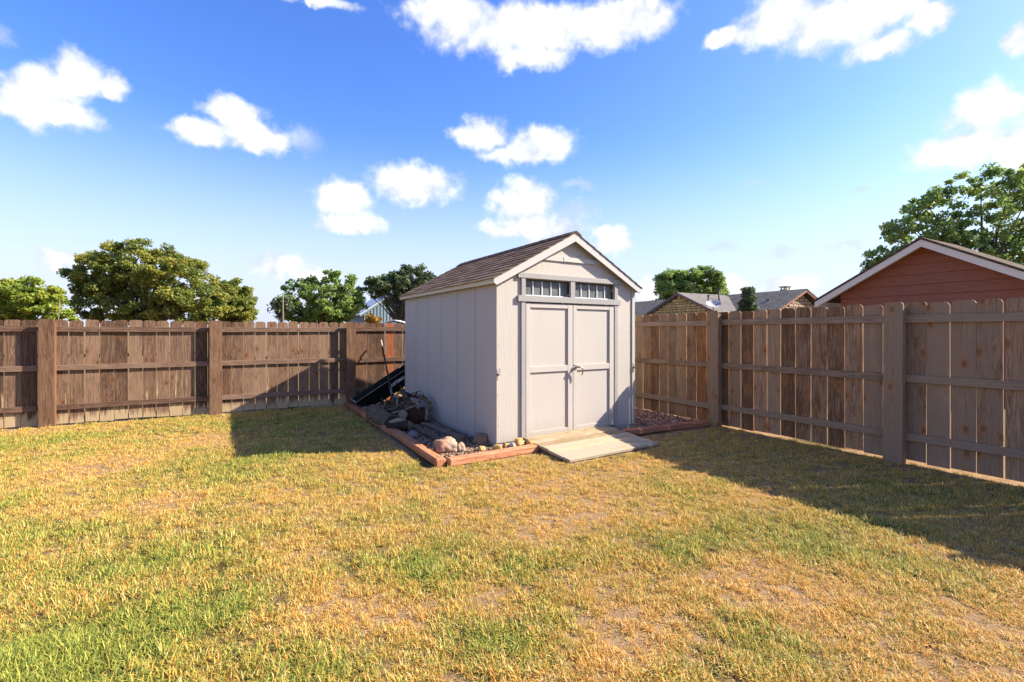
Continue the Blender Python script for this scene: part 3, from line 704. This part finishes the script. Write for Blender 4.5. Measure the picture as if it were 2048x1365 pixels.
rock('large pink granite boulder near the front corner of the gravel bed', 892, 897, .155, .115, .12, 'pinkrock', 3, R(-18), .30, RG)
rock('small pink granite boulder leaning on the larger pink one', 921, 900, .062, .075, .07, 'pinkrock', 11, R(20), .22, RG, .03)
rock('brown angular rock against the shed wall near the front corner', 962, 882, .125, .10, .10, 'brownrock', 5, R(-25), .25, RG, cut=.78, zc=.035)
rock('smooth round grey stone behind the timber in shade', 826, 874, .078, .075, .075, 'greyrock', 8, 0, .05, RG)
rock('leftmost small ochre stone, lying alone on the gravel', 963, 900, .060, .045, .045, 'yellowrock', 21, R(10), .14, RG, .03, .82)
rock('ochre stone just left of the upright small one by the shed corner', 995, 899, .075, .058, .05, 'yellowrock', 22, R(-30), .14, RG, .03, .8)
rock('small upright ochre stone between ochre stone and grey stone', 1011, 897, .042, .066, .05, 'yellowrock', 23, 0, .14, RG, .03, .8)
rock('pale grey stone among the ochre stones below the shed corner', 1025, 898, .045, .068, .05, 'palerock', 24, R(15), .2, RG, .03, .8, .25)
rock('largest ochre stone standing on top beside the door casing', 1038, 890, .066, .088, .06, 'yellowrock', 25, R(10), .10, RG, .035, .8, -.35)
rock('rightmost ochre stone next to the ramp edge', 1061, 893, .066, .070, .06, 'yellowrock', 26, R(25), .14, RG, .03, .82)

# ------------------------------------------------------------------ wood pile
def log(name, label, a, b_, r0, r1, m, cutm=None, seed=0, flat=1.0, group='logs and branches piled by the shed'):
    A, B = W(*a), W(*b_); L = (B - A).length; ns, seg = 14, 20; ax = (B - A).normalized()
    vs = []; fs = []
    for i in range(ns + 1):
        t_ = i / ns; r = r0 + (r1 - r0) * t_
        for k in range(seg):
            an = 2 * math.pi * k / seg
            q = 1 + .12 * noise.noise((math.cos(an) * 1.5 + seed, math.sin(an) * 1.5, t_ * 3)) + .05 * noise.noise((math.cos(an) * 6, math.sin(an) * 6, t_ * 9 + seed))
            vs.append((r * q * math.cos(an), r * q * math.sin(an) * flat, t_ * L + .02 * noise.noise((math.cos(an), math.sin(an), seed)) * (1 if i in (0, ns) else 0)))
    for i in range(ns):
        for k in range(seg): fs.append((i * seg + k, i * seg + (k + 1) % seg, (i + 1) * seg + (k + 1) % seg, (i + 1) * seg + k))
    me = mesh('bark', vs, fs, True)
    e = link(name, None, None, None, A); e.rotation_mode = 'QUATERNION'; e.rotation_quaternion = Vector((0, 0, 1)).rotation_difference(ax)
    link('bark', me, e, m)
    for z_, i in ((0, 0), (L, ns)):
        ring = [vs[i * seg + k] for k in range(seg)]
        f = tuple(range(seg)) if i else tuple(range(seg - 1, -1, -1))
        link('cut_end', mesh('cut_end', [(x * .985, y * .985, z + (.001 if i else -.001)) for x, y, z in ring], [f]), e, cutm or 'palewood')
    return tag(e, label, 'log', group)
log('log', 'thick grey barked log lying nearest the red timber', (748, 826, 8.35), (784, 849, 7.62), .155, .135, 'bark_grey', 'drywood', 1)
log('log', 'split log with pale top in front of the pile', (777, 852, 7.42), (819, 851, 7.35), .105, .085, 'bark_dark', 'palewood', 4, .8)
log('log', 'dark brown mossy log in the shade against the shed', (812, 834, 8.0), (848, 832, 8.15), .135, .15, 'bark_brown', 'drywood', 7)
log('log', 'slim dark log end sticking out beneath the pale branch', (806, 829, 7.75), (818, 822, 8.4), .075, .08, 'bark_dark', 'drywood', 9)
sp_ = [(780, 846, 7.36), (795, 840, 7.34), (812, 841, 7.36)]
tube('split_wood', None, 'palewood', [W(*q) for q in sp_], [.03, .036, .02], 8, .2, 3, origin=W(*sp_[1])); tag(bpy.data.objects['split_wood'], 'pale bare strip of split wood on top of the front log', 'firewood', 'logs and branches piled by the shed')
def branch(label, pts_, r, m='drywood', fork=None, seed=0, name='branch'):
    P_ = [W(*q) for q in pts_]
    # subdivide with a slight crookedness
    Q = [P_[0]]
    for a, b_ in zip(P_[:-1], P_[1:]):
        for t_ in (.33, .66): Q.append(a.lerp(b_, t_) + Vector((noise.noise((seed, t_, 1)), noise.noise((seed, t_, 5)), noise.noise((seed, t_, 9)))) * r * .9)
        Q.append(b_)
    rad = [r * (1.1 - .35 * i / (len(Q) - 1)) for i in range(len(Q))]
    o = tube(name, None, m, Q, rad, 9, .12, seed, origin=Q[0])
    if fork:
        F_ = [W(*q) for q in fork]; vs, fs = tube_data([p - Q[0] for p in F_], [r * .7, r * .45, r * .3][:len(F_)] if len(F_) == 3 else [r * .7, r * .4], 7, .1, seed)
        link('twig', mesh('twig', vs, fs, True), o, m)
    return tag(o, label, 'branch', 'logs and branches piled by the shed')
branch('long straight pale branch lying across the front of the pile', [(786, 827, 7.72), (810, 820, 7.85), (834, 811, 7.95)], .019, 'palewood', seed=1)
branch('thin grey branch slanting behind the long pale one', [(784, 820, 8.0), (803, 810, 8.15), (822, 801, 8.3)], .017, seed=2)
branch('stout grey branch, upper of two lying level in the pile', [(801, 808, 8.2), (833, 805, 8.25)], .042, seed=3, m='bark_grey')
branch('stout grey branch, lower of two lying level in the pile', [(803, 816, 8.1), (832, 813, 8.15)], .046, seed=4, m='bark_grey')
branch('pale knobbly upright piece of wood in the middle of the pile', [(794, 792, 8.3), (795, 802, 8.22), (793.5, 812, 8.2)], .028, 'palewood', seed=5)
branch('grey forked branch slanting down from the top of the pile', [(804, 784, 8.55), (812, 793, 8.45), (820, 803, 8.35)], .034, fork=[(805, 786, 8.53), (797, 787, 8.5), (790, 792, 8.5)], seed=6)
branch('short leaning branch at the left of the pile', [(787, 789, 8.55), (783, 797, 8.5), (780, 807, 8.45)], .024, seed=7)
branch('second short leaning branch just right of the left one', [(791, 792, 8.6), (787, 801, 8.5), (784, 812, 8.4)], .02, seed=8)
branch('thin dark twig poking up highest above the pile', [(800, 771, 8.75), (806, 779, 8.7), (814, 790, 8.6)], .014, 'bark_dark', seed=9)
branch('dark branch lying along the top against the shed wall', [(812, 788, 8.6), (825, 793, 8.45), (840, 797, 8.3)], .03, 'bark_dark', fork=[(829, 792, 8.4), (833, 788, 8.4), (834, 784, 8.4)], seed=10)
branch('curved bent branch arching against the shed wall', [(838, 793, 8.25), (850, 797, 8.15), (860, 807, 8.05), (863, 816, 8.0), (858, 822, 7.98)], .034, 'bark_grey', fork=[(846, 795, 8.15), (846, 791, 8.15), (845, 788, 8.15)], seed=11)
branch('short pale upright stick beside the curved branch', [(855, 820, 7.95), (854, 830, 7.9), (852.5, 841, 7.85)], .028, 'palewood', seed=12)
branch('short dark stump of wood left of centre in the pile', [(773, 806, 8.35), (775, 815, 8.3), (777, 826, 8.2)], .06, 'bark_dark', seed=13)
branch('pale split stick pointing left toward the cart', [(748, 817, 8.45), (754, 811, 8.55), (761, 806, 8.6)], .024, 'palewood', fork=[(752, 814, 8.5), (758, 812, 8.5), (760, 811, 8.5)], seed=14)
branch('knotty branch piece under the upright pale wood', [(787, 805, 8.25), (788, 814, 8.2), (791, 824, 8.1)], .036, 'bark_grey', seed=15)
branch('dark thick branch at the back of the pile', [(782, 812, 8.7), (800, 800, 8.75), (818, 796, 8.7)], .055, 'bark_dark', seed=16)
branch('dark thick branch deep inside the pile', [(790, 826, 8.3), (806, 818, 8.4), (828, 820, 8.35)], .065, 'bark_dark', seed=17)
branch('brown root piece at the lower left of the pile', [(766, 818, 8.5), (772, 822, 8.3), (780, 830, 8.1)], .045, 'bark_brown', fork=[(770, 820, 8.35), (768, 812, 8.35), (765, 807, 8.35)], seed=18)
branch('grey crooked stick ending in a knob at the right of the pile', [(826, 803, 8.1), (833, 806, 8.05), (836, 814, 8.0), (834, 818, 7.98)], .022, 'palewood', seed=19)
rb = random.Random(77)
where = ['left', 'upper left', 'middle', 'upper right', 'right']
for k in range(15):
    x0 = rb.uniform(768, 826); y0 = rb.uniform(790, 822); L_ = rb.uniform(14, 30); a_ = rb.uniform(-.9, .7) + (math.pi if rb.random() < .5 else 0); dd = rb.uniform(8.0, 8.4)
    x1 = min(842, max(762, x0 + L_ * math.cos(a_))); y1 = min(832, max(782, y0 + L_ * math.sin(a_)))
    tw = branch('thin brown twig tangled in the wood pile, one of the many small sticks', [(x0, y0, dd), ((x0 + x1) / 2 + rb.uniform(-2, 2), (y0 + y1) / 2 + rb.uniform(-2, 2), dd + .03), (x1, y1, dd + rb.uniform(-.1, .15))], rb.uniform(.008, .016), rb.choice(['drywood', 'bark_brown', 'bark_dark', 'drywood']), seed=40 + k, name='twig')
    tw['group'] = 'small twigs tangled in the wood pile'

# ------------------------------------------------------------------ cart tipped up behind the pile
ct_o = Vector((1.93, 10.02, .15)); ca = R(31.5)
cart = thing('dump_cart', 'black steel garden cart tub tipped up between shed and brown fence', 'cart', ct_o)
lx = Vector((math.cos(ca), 0, math.sin(ca))); nz = Vector((-math.sin(ca), 0, math.cos(ca)))
CM = Matrix((lx, Vector((0, 1, 0)), nz)).transposed()        # local x along tub, y across, z out of the opening
CL, CWd, CH = 1.32, .52, .31
def cl_(p): return CM @ Vector(p)
def sheet(name, quad, th, m, parent=cart):
    q = [cl_(p) for p in quad]; nn = (q[1] - q[0]).cross(q[3] - q[0]).normalized() * th
    vs = q + [p + nn for p in q]
    return link(name, mesh(name, vs, [(0, 1, 2, 3), (7, 6, 5, 4), (0, 4, 5, 1), (1, 5, 6, 2), (2, 6, 7, 3), (3, 7, 4, 0)]), parent, m)
ti_ = .05
sd = sheet('side_panel', [(0, 0, 0), (CL, 0, 0), (CL - ti_, .05, -CH), (ti_ + .06, .05, -CH)], .004, 'black')
sheet('side_panel', [(0, CWd, 0), (CL, CWd, 0), (CL - ti_, CWd - .05, -CH), (ti_ + .06, CWd - .05, -CH)], .004, 'black')
sheet('end_panel', [(0, .001, 0), (0, CWd - .001, 0), (ti_ + .06, CWd - .051, -CH), (ti_ + .06, .051, -CH)], .004, 'black')
sheet('end_panel', [(CL, .001, 0), (CL, CWd - .001, 0), (CL - ti_, CWd - .051, -CH), (CL - ti_, .051, -CH)], .004, 'black')
sheet('bottom_panel', [(ti_ + .06, .05, -CH), (CL - ti_, .05, -CH), (CL - ti_, CWd - .05, -CH), (ti_ + .06, CWd - .05, -CH)], .004, 'black')
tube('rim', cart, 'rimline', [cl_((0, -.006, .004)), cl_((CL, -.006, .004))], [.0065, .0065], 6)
tube('rim', cart, 'blackin', [cl_((0, CWd + .006, .004)), cl_((CL, CWd + .006, .004))], [.012, .012], 6)
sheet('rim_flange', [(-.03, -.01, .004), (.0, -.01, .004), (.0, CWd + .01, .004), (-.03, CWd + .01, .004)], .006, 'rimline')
sheet('rim_flange', [(CL, -.01, .004), (CL + .03, -.01, .004), (CL + .03, CWd + .01, .004), (CL, CWd + .01, .004)], .006, 'blackin')
tube('axle_bracket', cart, 'blackin', [cl_((.06, .06, -.02)), cl_((.09, .03, -.12)), cl_((.15, .04, -.26))], [.012, .012, .012], 6)
tube('latch_rod', cart, 'blackpole', [cl_((.27, CWd - .05, .0)), cl_((.27, CWd - .05, .0)) + Vector((0, 0, .17))], [.009, .009], 6)
cu = bpy.data.curves.new('lettering', 'FONT'); cu.body = 'CRAFTSMAN'; cu.size = .10; cu.extrude = .0008; cu.space_character = 1.02; cu.offset = .0035
tob = bpy.data.objects.new('lettering_curve', cu); COL.objects.link(tob); bpy.context.view_layer.update()
tme = bpy.data.meshes.new_from_object(tob.evaluated_get(bpy.context.evaluated_depsgraph_get())); COL.objects.unlink(tob); bpy.data.objects.remove(tob)
# text plane: right = lx, up = local z tilted with the panel, normal = -y
upv = (cl_((0, 0, 0)) - cl_((0, .05, -CH))).normalized(); rt = lx; nrm = rt.cross(upv)
tm = Matrix((rt, upv, nrm)).transposed().to_4x4()
tx = cl_((.715, .05 * .45 - .012, -CH * .50)); tme.transform(Matrix.Diagonal((.66, 1, 1, 1))); tm.translation = tx
tme.transform(tm); tl = link('lettering', tme, cart, 'letter')

# leaning tool handle
pa, pb = Vector((2.52, 9.25, .03)), Vector((2.575, 10.62, 1.41))
pole = thing('tool_handle', 'long tool handle leaning on the brown fence above the wood pile', 'tool handle', pa)
def pp(t_): return (pb - pa) * t_
tube('grey_shaft', pole, 'greypole', [pp(0), pp(.30)], [.024, .022], 10)
tube('black_grip', pole, 'blackpole', [pp(.3005), pp(.90)], [.021, .019], 10)
tube('wooden_tip', pole, 'woodpole', [pp(.9005), pp(1.0)], [.018, .017], 10)

# ------------------------------------------------------------------ houses beyond the fences
def lerp(a, b_, t_): return a + (b_ - a) * t_
rh = thing('red_house', 'red lap sided gable of the neighbouring house behind the grey fence', 'house', (14.35, 5.05, 0))
HWd, PZ, PM = 1.92, 3.72, .565          # half width of wall, wall apex, pitch
def rz_(y): return PZ - PM * abs(y)
box('house_wall', rh, 'redsiding', .10, 1.5, -HWd, HWd, 0, rz_(HWd) - .02)
z = .0; ex_ = .252; k = 0
while z < PZ:
    z1 = min(z + ex_ + .02, PZ - .02)
    def hw_(zz): return HWd if zz < rz_(HWd) else max(.02, (PZ - zz) / PM)
    a, b_ = hw_(z), hw_(z1)
    zk = rz_(HWd)
    pts_ = [(-a, z), (a, z)] + ([(a, zk)] if z < zk < z1 else []) + [(b_, z1), (-b_, z1)] + ([(-a, zk)] if z < zk < z1 else [])
    o = prism('siding_board', rh, 'redsiding', pts_, 0, .016, 'x')
    for v in o.data.vertices: v.co.x += .034 * (v.co.z - z) / ex_ + .03
    z += ex_; k += 1
for s in (-1, 1):
    E_ = HWd + .50
    prism('roof_slope', rh, 'roof_brown', [(0, PZ + .15), (s * (E_ + .02), PZ + .15 - PM * (E_ + .02)), (s * (E_ + .02), PZ + .095 - PM * (E_ + .02)), (0, PZ + .095)], -.34, 1.75, 'x')
    prism('rake_board', rh, 'housetrim', [(0, PZ + .092), (s * E_, PZ + .092 - PM * E_), (s * E_, PZ - .075 - PM * E_), (0, PZ - .075)], -.32, -.29, 'x')
    prism('soffit', rh, 'housetrim', [(0, PZ + .03), (s * E_, PZ + .03 - PM * E_), (s * E_, PZ + .01 - PM * E_), (0, PZ + .01)], -.288, 0.03, 'x')
    prism('eave_fascia', rh, 'housetrim', [(s * (E_ - .03), PZ + .09 - PM * E_), (s * E_, PZ + .09 - PM * E_), (s * E_, PZ - .075 - PM * E_), (s * (E_ - .03), PZ - .075 - PM * E_)], -.286, 1.7, 'x')

sh = thing('stone_house', 'stone house with grey shingle roof beyond the grey fence', 'house', (24.0, 21.1, 0))
def gable_stones(parent, plane_axis, off, hw, zk, zp, m, ch, seed, lw):
    """courses of stones on a gable; coordinates across (t) and up (z)"""
    rr = random.Random(seed); z = 1.55
    while z < zp - .1:
        h_ = ch * rr.uniform(.8, 1.2)
        lim = hw if z + h_ < zk else hw * (zp - z - h_) / (zp - zk)
        t_ = -lim + rr.uniform(0, .05)
        while t_ < lim - .06:
            w_ = min(rr.uniform(.6, 1.5) * lw, lim - t_)
            g_ = .016; d_ = rr.uniform(.035, .075)
            if plane_axis == 'x': me = boxmesh('stone', -d_, 0, t_ + g_, t_ + w_ - g_, z + g_, z + h_ - g_, .012); loc = (off, 0, 0)
            else: me = boxmesh('stone', t_ + g_, t_ + w_ - g_, -d_, 0, z + g_, z + h_ - g_, .012); loc = (0, off, 0)
            o = link('stone', me, parent, m)
            if plane_axis == 'x': o.location.x = off
            else: o.location = (off[0], off[1], 0)
            t_ += w_
        z += h_
wg = prism('wing_wall', sh, 'mortar', [(-3.0, 0), (3.0, 0), (3.0, 2.62), (0, 3.98), (-3.0, 2.62)], .1, .3, 'x')
gable_stones(wg, 'x', .1, 3.0, 2.62, 3.96, 'housestone', .17, 5, .30)
box('house_wall', sh, 'housestone', .35, 4.0, -2.9, 2.9, 0, 2.5)
for s in (-1, 1):
    prism('wing_roof', sh, 'roof_grey2', [(0, 4.12), (s * 3.35, 2.56), (s * 3.35, 2.47), (0, 4.03)], -.12, 4.6, 'x')
    prism('rake_board', sh, 'redtrim' if s < 0 else 'utility', [(0, 4.03), (s * 3.32, 2.47), (s * 3.32, 2.38), (0, 3.94)], -.10, -.06, 'x')
# main body: ridge along y at local x = 5
prism('main_roof', sh, 'roof_grey', [(5.0, 4.17), (.9, 2.35), (.9, 2.25), (5.0, 4.07)], -5.25, 13, 'y')
prism('main_roof', sh, 'roof_grey', [(5.0, 4.17), (9.1, 2.35), (9.1, 2.25), (5.0, 4.07)], -5.25, 13, 'y')
eg = prism('end_wall', sh, 'mortar', [(2.2, 0), (7.8, 0), (7.8, 2.5), (5.0, 3.95), (2.2, 2.5)], -4.9, -4.6, 'y')
rr_ = random.Random(9)
gable_stones(eg, 'y', (5.0, -4.9), 2.8, 2.5, 3.93, 'housestone2', .17, 6, .34)
for s in (-1, 1):
    prism('rake_board', sh, 'redtrim', [(5.0, 4.07), (5.0 + s * 3.0, 4.07 - .444 * 3.0), (5.0 + s * 3.0, 3.97 - .444 * 3.0), (5.0, 3.97)], -5.23, -5.19, 'y')
ch_ = box('chimney', sh, 'housestone2', 6.3, 6.75, -3.25, -2.8, 3.2, 4.36)
link('chimney_cap', boxmesh('chimney_cap', -.30, .30, -.26, .26, 0, .05), ch_, 'utility', (0, 0, 1.302))
for cx_, cy_ in ((-.16, -.16), (.16, .16), (-.16, .16), (.16, -.16)): link('chimney_leg', boxmesh('chimney_leg', -.03, .03, -.03, .03, 0, .14), ch_, 'utility', (cx_, cy_, 1.161))
for (px, py0, py1, dd) in ((1417, 624, 593, 28.5), (1438, 608, 582, 30.5), (1536, 608, 601, 28.5)):
    a, b_ = W(px, py0, dd) - sh.location, W(px, py1, dd) - sh.location
    vp = tube('vent_pipe', sh, 'utility', [a - Vector((0, 0, .35)), b_], [.055, .055], 8, origin=a)
    vs, fs = tube_data([b_ - a, b_ - a + Vector((0, 0, .08))], [.085, .085], 8); link('pipe_cap', mesh('pipe_cap', vs, fs), vp, 'utility')
# satellite dish on the wing roof edge
dp = W(1427, 611, 27.4)
dish = thing('satellite_dish', 'small grey satellite dish on the roof edge of the stone house', 'satellite dish', dp - Vector((0, 0, .5)))
bm = bmesh.new(); nr, nsg = 5, 20; ringv = []
for i in range(nr + 1):
    rr0 = .42 * i / nr; ringv.append([bm.verts.new((rr0 * math.cos(2 * math.pi * k / nsg), rr0 * .85 * math.sin(2 * math.pi * k / nsg), rr0 * rr0 * .7)) for k in range(nsg if i else 1)])
for i in range(nr):
    for k in range(nsg):
        if i == 0: bm.faces.new((ringv[0][0], ringv[1][k], ringv[1][(k + 1) % nsg]))
        else: bm.faces.new((ringv[i][k], ringv[i + 1][k], ringv[i + 1][(k + 1) % nsg], ringv[i][(k + 1) % nsg]))
o = link('reflector', from_bm('reflector', bm, True), dish, 'dish', (0, 0, .5)); o.rotation_euler = Vector((-.35, -.45, .75)).to_track_quat('Z', 'Y').to_euler()
tube('mast', dish, 'utility', [(0, .02, -.35), (0, .0, .1), (.02, .04, .47)], [.03, .03, .03], 8)
tube('feed_arm', dish, 'utility', [(.0, 0, .42), (.25, -.25, .62), (.28, -.22, .85)], [.018, .018, .03], 6)

bn = thing('barn', 'blue grey board sided barn half hidden by dark tree', 'barn', (9.3, 34, 0))
prism('barn_wall', bn, 'bluebarn', [(-2.3, 0), (2.3, 0), (2.3, 2.9), (0, 4.45), (-2.3, 2.9)], 0, 6.0)
xb = -2.3
while xb < 2.29:
    xm = xb + .09; zt = 4.45 - 1.55 / 2.3 * abs(xm) - .04
    link('batten', boxmesh('batten', -.028, .028, -.03, -.002, 0, zt), bn, 'bluebarn', (xm, 0, 0)); xb += .23
for s in (-1, 1):
    prism('barn_roof', bn, 'tin', [(0, 4.58), (s * 2.6, 4.58 - .674 * 2.6), (s * 2.6, 4.50 - .674 * 2.6), (0, 4.50)], -.25, 6.2)
    prism('rake_board', bn, 'bluebarn', [(0, 4.49), (s * 2.55, 4.49 - .674 * 2.55), (s * 2.55, 4.36 - .674 * 2.55), (0, 4.36)], -.24, -.20)
p = W(787, 641, 19.5)
ss = thing('small_shed', 'tiny pale gable roof just above the brown fence beside the shed', 'shed', (p.x, p.y, 0), -TH)
prism('shed_wall', ss, 'tin', [(-.36, 0), (.36, 0), (.36, 1.9), (0, p.z - .06), (-.36, 1.9)], .06, 1.0)
for s in (-1, 1): prism('shed_roof', ss, 'white', [(0, p.z + .02), (s * .46, p.z - .09), (s * .46, p.z - .12), (0, p.z - .01)], 0, 1.1)

# thin poles beyond the brown fence
def pole_thing(label, px, py, d, r, lean=0.0, m='utility'):
    t_ = W(px, py, d); b0 = Vector((t_.x - lean, t_.y, 0))
    e = thing('pole', label, 'pole', b0)
    tube('shaft', e, m, [(0, 0, 0), tuple(t_ - b0)], [r * 1.15, r], 8)
    tube('cap', e, m, [tuple(t_ - b0 + Vector((0, 0, .002))), tuple(t_ - b0 + Vector((0, 0, .05)))], [r * 1.2, r * .6], 8)
pole_thing('slender wooden pole standing left of the loose bushy tree', 566, 588, 24, .032)
pole_thing('thin bare pole in front of the lime green tree', 119, 600, 16, .012, .1)

# ------------------------------------------------------------------ trees
def tree(name, label, cat, d, trunk_px, lobes, nclump, per, leaf, m, seed, clump_r, group='trees beyond the fences', depth_k=1.0, long=1.0, up_bias=.15, trunk_r=.16):
    rr = np.random.RandomState(seed); k = d / F; base = W(trunk_px, HY, d); base.z = 0
    e = thing(name, label, cat, base, 0, group)
    fwd = Vector((sT, cT, 0)); rgt = Vector((cT, -sT, 0)); up_ = Vector((0, 0, 1))
    C = []; wts = np.array([l[2] * l[3] for l in lobes], float); wts /= wts.sum()
    for _ in range(nclump):
        l = lobes[rr.choice(len(lobes), p=wts)]
        q = rr.normal(size=3); q /= np.linalg.norm(q); q *= rr.rand() ** .28
        c = W(l[0] + q[0] * l[2], l[1] - q[1] * l[3], d) + fwd * (q[2] * min(l[2], l[3] * 1.6) * k * depth_k)
        if c.z < .6: c.z = .6 + rr.rand() * .4
        C.append(c - base)
    C_ = np.array([c[:] for c in C]); n_ = nclump * per
    ci = np.repeat(np.arange(nclump), per); q = rr.normal(size=(n_, 3)); q /= np.linalg.norm(q, axis=1)[:, None]
    crad = clump_r * rr.uniform(.6, 1.3, nclump)
    pos = C_[ci] + q * (crad[ci] * rr.rand(n_) ** .45)[:, None] * np.array([1, 1, .72])
    a = rr.normal(size=(n_, 3)); a += q * .5; a /= np.linalg.norm(a, axis=1)[:, None]
    nn = rr.normal(size=(n_, 3)); nn[:, 2] += .6; b_ = np.cross(a, nn); b_ /= np.linalg.norm(b_, axis=1)[:, None]
    sz = leaf * rr.uniform(.6, 1.35, n_)[:, None]
    v = np.stack([pos - a * sz * long, pos - b_ * sz * .55, pos + a * sz * long, pos + b_ * sz * .55], 1).reshape(-1, 3)
    me = bpy.data.meshes.new('crown'); me.vertices.add(len(v)); me.vertices.foreach_set('co', v.ravel().astype(np.float32))
    me.loops.add(n_ * 4); me.loops.foreach_set('vertex_index', np.arange(n_ * 4, dtype=np.int32))
    me.polygons.add(n_); me.polygons.foreach_set('loop_start', np.arange(0, n_ * 4, 4, dtype=np.int32)); me.update(); me.validate()
    tint = np.clip(rr.rand(nclump)[ci] * .55 + rr.rand(n_) * .45, 0, 1)
    me.attributes.new('tint', 'FLOAT', 'POINT').data.foreach_set('value', np.repeat(tint, 4).astype(np.float32))
    link('crown', me, e, m)
    # trunk and limbs
    top = C_.mean(axis=0); V, Fc = [], []
    def add(path, rad, sg):
        vs, fs = tube_data(path, rad, sg, .05, seed); o_ = len(V); V.extend(vs); Fc.extend([tuple(i + o_ for i in f) for f in fs])
    h0 = max(.8, float(C_[:, 2].min()) * .7 + .3); fork = Vector((top[0] * .25, top[1] * .25, max(h0, top[2] * .45)))
    add([(0, 0, -.1), tuple(fork * .5), tuple(fork), (float(top[0]) * .6, float(top[1]) * .6, float(top[2]))], [trunk_r * 1.3, trunk_r, trunk_r * .85, trunk_r * .4], 10)
    for i in rr.choice(nclump, min(nclump, 46), replace=False):
        t_ = Vector(C_[i]); m1 = fork.lerp(t_, .5) + Vector((0, 0, .12 * t_.length * rr.rand() * .4)); st = fork * float(rr.uniform(.85, 1.1))
        add([st, st.lerp(m1, .5) + Vector(rr.normal(size=3) * .08), m1, t_], [trunk_r * .42, trunk_r * .30, trunk_r * .2, trunk_r * .06], 6)
    link('trunk', mesh('trunk', V, Fc, True), e, 'trunk')
    return e
tree('tree', 'lime green bushy tree at the far left above the brown fence', 'tree', 27, 40, [(20, 610, 50, 45), (65, 595, 48, 40), (100, 630, 38, 30), (-40, 620, 50, 50)], 210, 150, .085, 'leaf_lime', 1, .36)
tree('tree', 'big rounded olive green tree, the largest on the left', 'tree', 32, 285, [(215, 555, 68, 48), (280, 530, 78, 48), (350, 560, 65, 52), (260, 610, 110, 38), (370, 615, 70, 35), (415, 600, 34, 38), (190, 575, 45, 30)], 430, 170, .09, 'leaf_olive', 2, .42, trunk_r=.26)
tree('tree', 'smaller pale green tree just right of the big rounded one', 'tree', 35, 462, [(455, 600, 48, 42), (475, 620, 34, 36), (435, 600, 30, 36)], 170, 160, .09, 'leaf_olive', 3, .36, long=1.5)
tree('tree', 'loose yellow green bushy tree in the middle, above the brown fence', 'tree', 29, 645, [(655, 553, 9, 13), (672, 557, 8, 12), (704, 563, 9, 13), (622, 563, 12, 11), (600, 605, 44, 44), (660, 600, 60, 42), (698, 602, 30, 40), (640, 630, 80, 24)], 300, 80, .085, 'leaf_green', 4, .27)
tree('tree', 'sparse slender sapling beside the wooden pole', 'tree', 26, 560, [(556, 615, 10, 22), (572, 605, 12, 18)], 26, 30, .09, 'leaf_dark', 14, .28, trunk_r=.05)
tree('tree', 'dark green tree in front of the blue grey barn', 'tree', 30, 800, [(770, 572, 38, 22), (838, 540, 10, 12), (816, 543, 12, 10), (862, 556, 12, 9), (745, 566, 12, 10), (820, 562, 40, 26), (845, 575, 26, 28), (806, 600, 26, 26), (745, 580, 22, 16), (812, 630, 14, 20), (785, 592, 20, 20)], 270, 80, .08, 'leaf_dark', 5, .28)
tree('tree', 'round topped green tree behind the stone house roof', 'tree', 50, 1380, [(1345, 575, 38, 34), (1395, 570, 52, 34), (1430, 580, 18, 20), (1330, 600, 22, 14)], 200, 130, .12, 'leaf_maple', 6, .5, long=1.6, trunk_r=.25)
tree('tree', 'large spreading maple with bare limbs showing behind the red house', 'tree', 21, 1960, [(2000, 338, 24, 16), (1900, 374, 22, 13), (1836, 402, 18, 13), (1742, 522, 18, 11), (1815, 455, 20, 14), (1870, 410, 58, 38), (1960, 395, 90, 52), (2040, 375, 60, 50), (1850, 470, 80, 44), (1790, 505, 52, 34), (1765, 525, 40, 22), (1960, 490, 110, 50), (1930, 530, 100, 34), (2030, 535, 80, 36), (1880, 500, 60, 40), (2060, 480, 70, 70), (2120, 430, 90, 90)], 430, 70, .085, 'leaf_maple', 7, .30, trunk_r=.2)
tree('shrub', 'small dark conical shrub in front of the stone house', 'shrub', 17, 1495, [(1496, 588, 9, 15), (1495, 605, 17, 17), (1495, 625, 19, 18)], 90, 90, .042, 'leaf_dark', 8, .13, trunk_r=.04)
tree('shrub', 'little orange yellow shrub top below the blue grey barn', 'shrub', 20, 746, [(741, 638, 9, 8), (752, 641, 7, 6)], 26, 50, .06, 'leaf_orange', 9, .12, trunk_r=.03)
